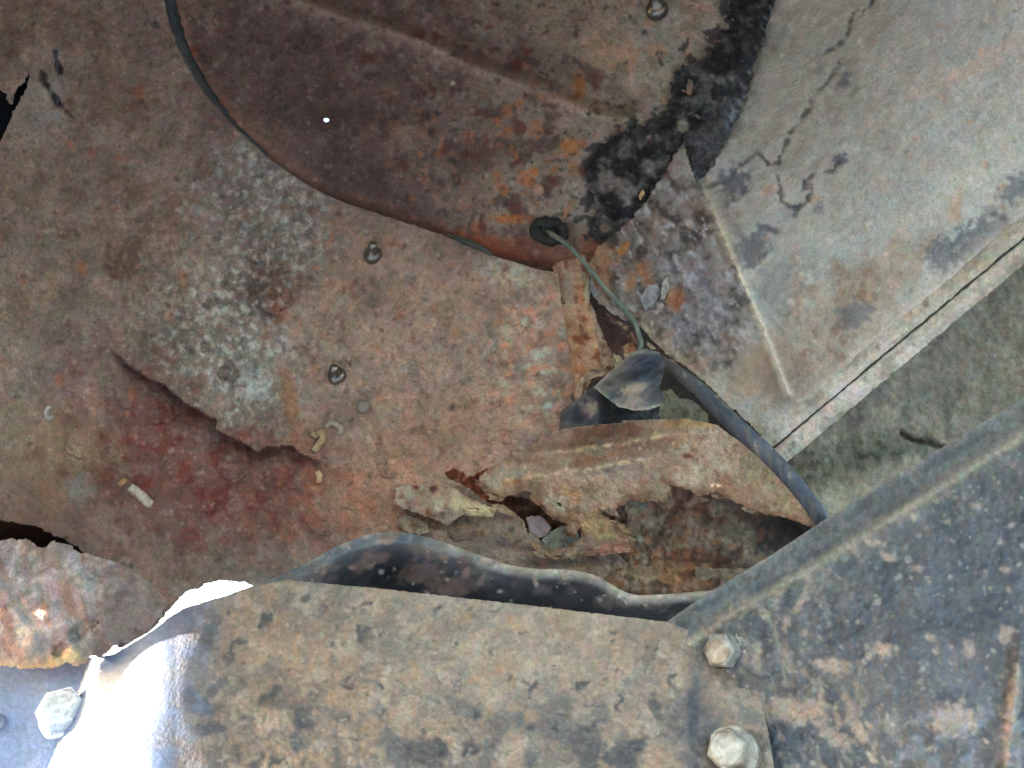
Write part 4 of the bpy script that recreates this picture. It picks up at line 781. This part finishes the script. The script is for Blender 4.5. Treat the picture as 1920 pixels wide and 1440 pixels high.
# ================================================================== mud-caked liner in front, with the sunlit step at its left
base_M = TPS([(480, 1090, .328), (700, 1105, .325), (1000, 1135, .321), (1250, 1166, .3180), (1300, 1190, .3170), (300, 1190, .322), (400, 1300, .302), (700, 1300, .297), (1000, 1300, .297), (1300, 1300, .302), (400, 1440, .279), (1000, 1440, .272), (1440, 1440, .281), (700, 1800, .225), (1440, 1800, .232), (400, 1800, .235), (330, 1240, .311), (1420, 1280, .305)])
def step_x(py): return 262 - .42 * (py - 1200)
def dep_M(px, py):
    d = base_M(np.maximum(px, 330), py)
    xs = 400 - .10 * (py - 1200); xf = 165 - .38 * (py - 1250)
    t = np.clip((xs - px) / (xs - xf + 1e-6), 0, 1.0)
    d = d + .060 * t ** 3.0 + np.maximum(0, xf - px) * .00004 + np.maximum(0, -60 - px) * .0003
    crust = sm(380, 560, px)
    d = d - crust * (.0005 * np.abs(fb(px, py, 40, 4, 301)) + .0005 * fb(px, py, 13, 3, 302)) - .0012 * fb(px, py, 200, 2, 303)
    d = d - .0026 * np.exp(-(seg(px, py, [(1290, 1230), (1300, 1320), (1310, 1460)])[0] / 14) ** 2) * 0
    d = d + .003 * sm(1290, 1330, px) * sm(1330, 1290, px + 0 * py)
    return d
def paint_M(px, py):
    p = Paint(px, py, (146, 122, 100), .85); p.grit = .7
    p.mix(sm(-.1, .45, fb(px, py, 190, 3, 311)) * .7, (124, 110, 97)); p.mix(sm(0, .4, fb(px, py, 85, 4, 312)) * .6, (160, 136, 110)); p.mix(sm(0, .45, fb(px, py, 78, 4, 313)) * .5, (114, 106, 100))
    p.mix(sm(.12, .4, fb(px, py, 46, 4, 314)) * .6, (168, 151, 128)); p.mix(sm(.1, .45, fb(px, py, 40, 4, 325)) * .4, (98, 94, 90)); p.mix(blob(px, py, 960, 1250, 260, 130, 8, .5, 90, .7) * .35, (172, 158, 138))
    p.mix(sm(.02, .4, fb(px, py, 120, 3, 315)) * sm(1180, 1400, py) * .65, (88, 87, 87))
    p.mix(dots(px, py, 90, 316, .55, .08, .24, 1.7, -52, .5, 30) * sm(900, 500, px - .6 * (py - 1200)) * .6, (76, 71, 68), .6); p.mix(dots(px, py, 62, 317, .35, .07, .2, 1.4, -50, .5, 22) * .8, (68, 66, 66), .6)
    p.mix(dots(px, py, 84, 322, .5, .1, .3, 1.4, 62, .5, 30) * sm(1240, 1420, py) * .85, (62, 62, 66), .55)
    p.mix(dots(px, py, 26, 318, .35, .07, .2, 1, 0, .4, 9) * .6, (182, 166, 142)); p.mix(dots(px, py, 24, 319, .35, .07, .2, 1, 0, .4, 8) * .6, (82, 77, 74)); p.mix(dots(px, py, 18, 326, .3, .1, .24, 1, 0, .5, 5) * .45, (170, 154, 132))
    p.mix(dots(px, py, 70, 320, .35, .08, .28, 1, 0, .5, 20) * .6, (168, 132, 98))
    p.mix(sm(480, 330, px) * .45, (94, 86, 80))
    for (x, y, a, b, g) in ((405, 1290, 9, 30, 42), (352, 1175, 9, 26, 35), (392, 1190, 12, 30, 25), (352, 1300, 12, 12, 0), (380, 1370, 22, 12, 0), (1100, 1400, 30, 40, 0), (1300, 1330, 10, 50, 0), (1230, 1330, 12, 26, -20), (1160, 1420, 40, 20, 0), (800, 1410, 40, 26, 0)):
        p.mix(blob(px, py, x, y, a, b, g, .5, 14, .4, 14) * .65, (68, 66, 66), .55)
    p.mix(sm(1270, 1300, px) * sm(1345, 1315, px) * .5 * sm(1200, 1300, py), (76, 78, 82), .5); p.mix(sm(1330, 1370, px) * .4, (140, 134, 122))
    e = seg(px, py, [(480, 1092), (1250, 1168)])[0]; p.mix(np.exp(-e / 12) * .5, (164, 150, 128))
    # clean plastic left of the step, sky sheen and sun glare painted pale blue
    clean_glare = sm(440, 270, px + .12 * (py - 1250) + 40 * fb(px, py, 40, 3, 321))
    for bx, by, br in ((1366, 1222, 50), (1374, 1412, 52)): p.mix(blob(px, py, bx + 4, by + 6, br, br, 0, .35, 18, .4) * .75, (74, 65, 56), .9)
    p.mix(clean_glare * .95, (110, 132, 170), .42)
    p.mul(.86 * (1 + .10 * fb(px, py, 10, 3, 324))); p.c *= np.array([1.02, .97, .95]); return p
liner = empty('splash_guard', tuple(P(800, 1440, .3)), 'mud-caked curved plastic guard along the bottom, sunlit at its left end', 'splash guard')
sheet('shell', [(-330, 1080), (20, 1080), (60, 1195), (130, 1218), (170, 1234), (215, 1226), (262, 1198), (290, 1180), (310, 1163), (345, 1140), (420, 1118), (476, 1098), (540, 1088), (700, 1102), (1000, 1136), (1250, 1166), (1305, 1186), (1375, 1222), (1416, 1268), (1428, 1310), (1440, 1370), (1452, 1440), (1470, 1560), (1480, 1800), (-330, 1800)],
      dep_M, paint_M, M_MUD, liner, .0026, 3.6, jag=1.6, js=12, seed=41)

# unseen baffle added behind the guard to stop a sun leak
sheet('sun_baffle', [(1190, 1230), (1215, 1225), (1240, 1235), (1265, 1500), (1270, 1790), (1190, 1790)], lambda x, y: base_M(x, y) + .004 + .05 * sm(1190, 1265, x), lambda x, y: Paint(x, y, (50, 54, 62), .5), M_PLASTIC, liner, .002, 16)

def hexbolt(px, py, dep, par, name, r, h, rgb, mott, lean=(0, 0), washer=1.28, spin=.3, thing=None):
    n = surf_normal(dep, px, py); ax = n + lean[0] * AX + lean[1] * AU; d = at1(dep, px, py)
    root = empty(name, tuple(P(px, py, d) - wl(par)), None); root.parent = par
    w = lathe('washer', px, py, d, ax, [(r * washer, -.002), (r * washer, .0012), (r * washer * .94, .0017), (r * .8, .0018)], 28, rgb, .5, M_DUST, root, smooth=False, mott=mott)
    hd = lathe('head', px, py, d, ax, [(r, .0012), (r, h * .90), (r * .90, h)], 6, rgb, .4, M_DUST, root, spin=spin, mott=mott)
    cp = lathe('crown', px, py, d, ax, [(r * .80, h * .95), (r * .79, h * 1.015), (r * .70, h * 1.03), (r * .4, h * 1.035)], 24, rgb, .4, M_DUST, root, smooth=True, mott=mott)
    return root
def wl(o): return np.array(wloc(o))
hexbolt(1366, 1222, dep_M, liner, 'bolt', .0064, .0072, (140, 134, 125), (112, 98, 82), (-.45, -.45), spin=.2)
hexbolt(1374, 1412, dep_M, liner, 'bolt', .0067, .0075, (146, 136, 122), (118, 103, 86), (-.45, -.45), spin=.5)
hexbolt(120, 1346, dep_M, liner, 'bolt', .0088, .0095, (222, 220, 216), (206, 202, 196), (.25, .1), washer=1.02, spin=.25)  # painted near white, as if overexposed by the sun
lathe('clip', -8, 1358, at1(dep_M, -8, 1358), surf_normal(dep_M, -8, 1358), [(.0042, -.002), (.0040, .001), (.003, .0018), (.0012, .002)], 18, (92, 102, 120), .5, M_PLASTIC, liner, smooth=True)

# ================================================================== black plastic liner, lower right
EDGE = [(1235, 1176), (1330, 1110), (1450, 1038), (1556, 968), (1700, 880), (1925, 742), (2300, 520), (2800, 224)]
base_B = TPS([(1235, 1176, .3215), (1556, 968, .3190), (1925, 742, .3060), (2300, 520, .290), (1300, 1320, .310), (1500, 1200, .300), (1920, 900, .292), (1700, 1200, .282), (1920, 1300, .262), (1500, 1440, .284), (2300, 1200, .24), (1500, 1800, .25), (2300, 1800, .2), (2800, 224, .262), (2800, 1200, .215), (2800, 1800, .17), (1920, 1440, .25)])
BEND = [(1290, 1206), (1390, 1140), (1500, 1078), (1610, 1010), (1740, 928), (1925, 812), (2300, 590), (2800, 294)]
def dep_B(px, py):
    d = base_B(px, py); e, s = seg(px, py, EDGE); b, t = seg(px, py, BEND)
    d = d - .0028 * np.exp(-(b / 15) ** 2) + .0012 * sm(34, 6, e)
    d = d - .0008 * sm(.1, .4, fb(px, py, 24, 4, 331)) * blob(px, py, 1420, 1200, 220, 200, 0, .4, 80, .8) - .0004 * fb(px, py, 16, 3, 332) - .0015 * fb(px, py, 240, 2, 333)
    d = d - .004 * np.exp(-((px - 1905 + .12 * (py - 1300)) / 16) ** 2) * sm(1150, 1240, py)
    return d
def paint_B(px, py):
    p = Paint(px, py, (54, 56, 62), .55); p.grit = 1.1
    p.mix(sm(-.1, .5, fb(px, py, 120, 4, 341)) * .6, (78, 79, 83)); p.mix(sm(.05, .5, fb(px, py, 60, 4, 342)) * .5, (50, 52, 58)); p.mix(sm(.1, .5, fb(px, py, 26, 4, 343, 2, 70)) * .3, (92, 95, 104))
    near = np.clip(blob(px, py, 1400, 1260, 190, 260, 0, .35, 90, .7) + blob(px, py, 1560, 1400, 160, 110, 0, .4, 70, .7) * .9 + np.exp(-seg(px, py, BEND)[0] / 60) * .8, 0, 1)
    p.mix(near * sm(-.2, .4, fb(px, py, 50, 4, 344, 1.6, 70)) * .5, (106, 100, 95), .85); p.mix(near * sm(.08, .4, fb(px, py, 26, 4, 345, 2.2, 66)) * .7, (142, 126, 111), .9); p.mix(np.exp(-seg(px, py, BEND)[0] / 90) * .35, (112, 106, 98), .9)
    p.mix(dots(px, py, 34, 346, .4, .07, .22, 1, 0, .45, 4) * .85, (146, 136, 124), .9); p.mix(dots(px, py, 60, 347, .4, .07, .24, 1.4, 20, .45, 8) * .9, (154, 134, 118), .9)
    p.mix(dots(px, py, 20, 348, .3, .1, .22, 1, 0, .5, 3) * .55, (112, 114, 118), .8); p.mix(dots(px, py, 26, 352, .4, .12, .34, 2.4, 68, .5, 5) * near * .75, (148, 128, 112), .9)
    p.mix(sm(-.3, .5, fb(px, py, 70, 4, 353)) * .35, (104, 99, 94), .8); p.mix(dots(px, py, 15, 354, .3, .12, .26, 1, 0, .5, 3) * .6, (140, 128, 114), .9)
    for (x, y, a, b, g) in ((1655, 1218, 30, 13, 8), (1560, 1380, 40, 14, 35), (1610, 1370, 10, 24, -40), (1500, 1330, 50, 26, 0), (1465, 1100, 9, 44, 20), (1640, 1018, 14, 10, 0), (1500, 1130, 7, 28, 25), (1905, 1300, 14, 60, 5), (1900, 1400, 20, 60, 0), (1570, 1250, 40, 12, 0), (1720, 1065, 14, 7, 0), (1790, 1350, 50, 30, 0), (1885, 1190, 14, 20, 0)):
        p.mix(blob(px, py, x, y, a, b, g, .6, 14, .4, 15) * .8, (152, 132, 116), .9)
    p.mix(blob(px, py, 1800, 1400, 170, 90, -20, .5, 60, .7) * sm(-.2, .4, fb(px, py, 34, 4, 351)) * .6, (112, 118, 130), .8)
    # rolled upper edge: dusty grey band, tan line of silt in the bend
    e, s = seg(px, py, EDGE); b, t = seg(px, py, BEND)
    p.mix((t < 0) * .75, (96, 95, 91), .75); p.mix((t < 0) * sm(.0, .4, fb(px, py, 30, 4, 349, 2, -32)) * .7, (72, 75, 78), .6); p.mix(np.exp(-(b / 13) ** 2) * .85, (140, 128, 108), .9); p.mix(np.exp(-e / 5) * .6, (142, 130, 112), .9)
    p.mul(.9 * (1 + .12 * fb(px, py, 11, 3, 350))); return p
blk = empty('wing_liner', tuple(P(1700, 1440, .28)), 'dark blue-black plastic liner spattered with tan mud, lower right', 'liner')
sheet('shell', [(x, y) for x, y in EDGE] + [(2800, 1800), (1300, 1800), (1290, 1420), (1270, 1240)], dep_B, paint_B, M_PLASTIC, blk, .0028, 3.6, jag=1.2, js=20, seed=51)

# ================================================================== wavy rubber strip squeezed out between guard and body
WTOP = [(470, 1100), (520, 1080), (570, 1058), (640, 1020), (700, 1001), (755, 998), (830, 1016), (900, 1041), (960, 1060), (1010, 1067), (1070, 1069), (1120, 1080), (1160, 1104), (1195, 1116), (1262, 1113), (1350, 1106)]
WT = [tuple(p) for p in spline(WTOP, 5)]
base_W = TPS([(470, 1100, .342), (640, 1020, .352), (755, 998, .356), (900, 1041, .352), (1000, 1067, .348), (1160, 1104, .342), (1350, 1106, .336), (700, 1080, .356), (1000, 1120, .354), (1200, 1160, .350), (500, 1150, .352), (900, 1170, .366), (1350, 1200, .355), (700, 1170, .366)])
def dep_W(px, py):
    e = seg(px, py, WT)[0]
    return base_W(px, py) - .0075 * np.exp(-((e - 20) / 16) ** 2) + .014 * sm(22, 75, e) - .0014 * fb(px, py, 60, 3, 361) + .0003 * fb(px, py, 16, 3, 362)
def paint_W(px, py):
    e = seg(px, py, WT)[0]; p = Paint(px, py, (24, 26, 30), .7)
    p.mix(sm(75, 8, e) * .75 * sm(1080, 840, px), (92, 93, 99), .6); p.mix(sm(30, 2, e) * .7, (112, 110, 110), .6); p.mix(np.exp(-(e / 15) ** 2) * sm(780, 860, px) * .85, (158, 138, 116), .85); p.mix(np.exp(-e / 12) * sm(-.1, .4, fb(px, py, 30, 4, 363)) * .7, (160, 146, 130), .85)  # lit lip and dark underside painted in, tan dust on the lip
    p.mix(dots(px, py, 44, 364, .6, .1, .34, 1.8, -25, .4, 8) * sm(80, 50, e) * .9, (132, 108, 96), .9)
    for (x, y, a, b, g) in ((790, 1075, 44, 20, -8), (850, 1100, 46, 20, -5), (715, 1045, 18, 10, -20), (870, 1052, 16, 9, 0), (680, 1055, 12, 24, 30), (785, 1030, 26, 9, 10)): p.mix(blob(px, py, x, y, a, b, g, .4, 14, .45, 17) * .8, (100, 82, 74), .85)
    p.mix(sm(.0, .35, fb(px, py, 40, 4, 367, 2, -12)) * sm(70, 40, e) * .6, (104, 94, 86), .85); p.mix(sm(850, 1000, px) * sm(40, 60, e) * .7, (24, 26, 27), .6); p.mix(sm(.1, .4, fb(px, py, 40, 4, 365, 2.5, -20)) * .3, (72, 68, 66), .7); p.mix(dots(px, py, 18, 366, .2, .1, .25, 1, 0, .5, 3) * .7, (160, 150, 140), .8)
    return p
o = sheet('rubber_strip', WT + [(1350, 1225), (1100, 1215), (800, 1180), (480, 1160)], dep_W, paint_W, M_STRIP, None, .0022, 3.6, jag=1.5, js=24, seed=61)
tag(o, 'wavy black rubber strip squeezed out above the mud-caked splash guard', 'rubber strip')

# ================================================================== crumpled black flap in the corner
fl = empty('rubber_flap', tuple(P(1150, 790, .37)), 'crumpled black rubber flap folded over on itself where the green wire ends', 'flap')
def paint_F(px, py):
    p = Paint(px, py, (56, 56, 60), .55)
    p.mix(sm(-.1, .4, fb(px, py, 36, 4, 371, 2, -25)) * .7, (92, 82, 72), .8); p.mix(blob(px, py, 1215, 690, 24, 40, 20, .4, 20, .6) * .8, (44, 48, 60), .45); p.mix(blob(px, py, 1190, 728, 26, 9, -20, .4, 10, .5) * .85, (150, 124, 106), .9); p.mix(blob(px, py, 1105, 765, 16, 16, 0, .5, 10, .5) * .8, (156, 130, 112), .9)
    p.mix(blob(px, py, 1180, 750, 26, 12, 0, .5, 10, .5) * .6, (130, 114, 100), .9); p.mix(blob(px, py, 1075, 782, 24, 14, 0, .4, 14, .5) * .7, (40, 42, 48), .4)
    return p
def dF1(px, py):
    return .3560 + .00004 * (px - 1180) - .00005 * (py - 715) - .0050 * np.exp(-(seg(px, py, [(1115, 728), (1195, 672), (1238, 668)])[0] / 26) ** 2) + .0045 * sm(1215, 1245, px) + .0026 * fb(px, py, 40, 3, 372, 2, -30) - .0022 * np.abs(fb(px, py, 30, 3, 374, 2.4, -32)) + .0024 * np.exp(-(seg(px, py, [(1130, 730), (1230, 705)])[0] / 12) ** 2)
sheet('front_fold', [(1113, 726), (1150, 692), (1186, 660), (1210, 654), (1236, 660), (1247, 682), (1243, 706), (1236, 726), (1246, 744), (1238, 760), (1216, 769), (1190, 770), (1160, 763), (1140, 748)], dF1,
      lambda x, y: paint_F(x, y).mix(np.exp(-seg(x, y, [(1113, 726), (1150, 758), (1190, 770), (1240, 760)])[0] / 4) * .8, (160, 148, 122), .9).mix(np.exp(-seg(x, y, [(1113, 726), (1186, 660), (1236, 660)])[0] / 4) * .6, (140, 126, 108), .9), M_RUBBER, fl, .002, 3.0, jag=1.2, js=20, seed=71)
def dF2(px, py): return .3690 - .006 * np.exp(-(seg(px, py, [(1062, 792), (1075, 762), (1112, 728)])[0] / 22) ** 2) + .00030 * np.maximum(0, px - 1120) + .0016 * fb(px, py, 34, 3, 373) - .0018 * np.abs(fb(px, py, 26, 3, 375, 2, 50))
sheet('back_fold', [(1049, 798), (1051, 772), (1064, 760), (1090, 742), (1112, 724), (1136, 716), (1200, 730), (1240, 760), (1258, 790), (1200, 791), (1130, 795), (1060, 803), (1048, 806)], dF2,
      lambda x, y: paint_F(x, y).mix(sm(1122, 1134, x) * .95, (18, 20, 25), .5), M_RUBBER, fl, .002, 3.0, jag=1.2, js=20, seed=73)  # inside of the fold painted black for its shade

# ================================================================== green wire and black hose
def paint_wire(x, y):
    return Paint(x, y, (88, 98, 88), .6).mix(sm(-.1, .4, fb(x, y, 40, 4, 381)) * .6, (112, 116, 102)).mix(sm(.1, .4, fb(x, y, 22, 4, 382)) * .6, (70, 78, 72)).mix(dots(x, y, 30, 383, .4, .1, .3) * .6, (136, 126, 104))
o = swept('electric_wire', [(1012, 424, .428), (1024, 432, .416), (1036, 440, .405), (1060, 456, .397), (1085, 481, .392), (1112, 513, .390), (1138, 545, .389), (1166, 575, .387), (1187, 601, .385), (1197, 625, .383), (1202, 645, .380), (1196, 664, .377), (1188, 690, .374)], .00112, paint_wire, M_RUBBER, None, ring=10, n=8)
tag(o, 'thin green wire running from a rubber grommet down to the black flap', 'wire')
def paint_hose(x, y):
    return Paint(x, y, (50, 53, 62), .5).mix(sm(-.1, .5, fb(x, y, 50, 4, 391, 2, 55)) * .6, (80, 83, 90)).mix(sm(1345, 1290, x) * .6, (92, 86, 78)).mix(sm(-.1, .4, fb(x, y, 24, 4, 394)) * .55, (96, 88, 78), .9).mix(dots(x, y, 20, 392, .5, .08, .28) * .8, (128, 116, 100), .9).mix(sm(.1, .4, fb(x, y, 30, 4, 393)) * .5, (62, 66, 78)).mix(blob(x, y, 1380, 770, 30, 14, 50, .4, 12, .5) * .5, (146, 132, 110), .9)
o = swept('drain_hose', [(1232, 670, .378), (1264, 692, .368), (1305, 724, .360), (1345, 764, .352), (1395, 812, .345), (1438, 851, .340), (1486, 902, .334), (1530, 958, .330), (1560, 1010, .332), (1600, 1080, .335)], [.0018, .0023, .0029, .0033, .0034, .0033, .0032, .0031, .0031, .0031], paint_hose, M_RUBBER, None, ring=20, n=24)
tag(o, 'black rubber hose crossing diagonally in front of the torn plate', 'hose')
o = swept('metal_rod', [(1236, 676, .3745), (1262, 696, .369), (1290, 722, .366), (1306, 738, .365)], [.0014, .0013, .0012, .0008], lambda x, y: Paint(x, y, (158, 150, 126), .8), M_RUST, None, ring=8, n=6)
tag(o, 'short pale rod poking out beside the upper end of the hose', 'rod')

# ================================================================== crumbs stuck to the inner panel
def crumb(name, pts, r, rgb, rgb2, label, cat, group=None):
    q = [(x, y, at1(dep_L, x, y) - r * .7) for x, y in pts]
    o = swept(name, q, [r * .8] + [r] * (len(q) - 2) + [r * .85], lambda x, y: Paint(x, y, rgb, .85).mix(sm(0, .5, fb(x, y, 14, 3, 401)), rgb2), M_MUD, None, ring=12, n=6, wob=.25)
    return tag(o, label, cat, group)
crumb('foam_plug', [(243, 912), (254, 920), (266, 930), (276, 940), (285, 946)], .0021, (164, 150, 132), (140, 124, 108), 'small off-white tubular plug stuck below the red rust patch', 'plug')
crumb('rust_chip', [(224, 908), (229, 904), (235, 899)], .0014, (164, 122, 88), (140, 98, 70), 'tiny orange chip beside the off-white plug', 'chip')
crumb('dirt_curl', [(95, 764), (89, 765), (86, 772), (88, 780), (94, 784), (98, 778)], .0010, (150, 138, 126), (126, 114, 102), 'tiny pale C-shaped curl at the left of the rusty panel', 'curl')
crumb('dirt_crumb', [(612, 800), (622, 793), (632, 797), (640, 806), (636, 814)], .0014, (138, 122, 106), (118, 100, 86), 'pale hook-shaped crumb just right of the rust crack', 'crumb', 'crumbs beside the crack')
crumb('dirt_crumb', [(582, 812), (592, 816), (602, 812), (606, 822), (596, 836), (588, 846)], .0016, (142, 120, 88), (120, 98, 72), 'yellowish crumb at the end of the rust crack', 'crumb', 'crumbs beside the crack')
crumb('rust_chip', [(596, 884), (599, 894), (598, 904)], .0015, (176, 138, 104), (150, 112, 84), 'orange upright chip below the end of the rust crack', 'chip')
print('built in %.1f s' % (time.time() - T0), sum(len(o.data.polygons) for o in bpy.data.objects if o.type == 'MESH'))
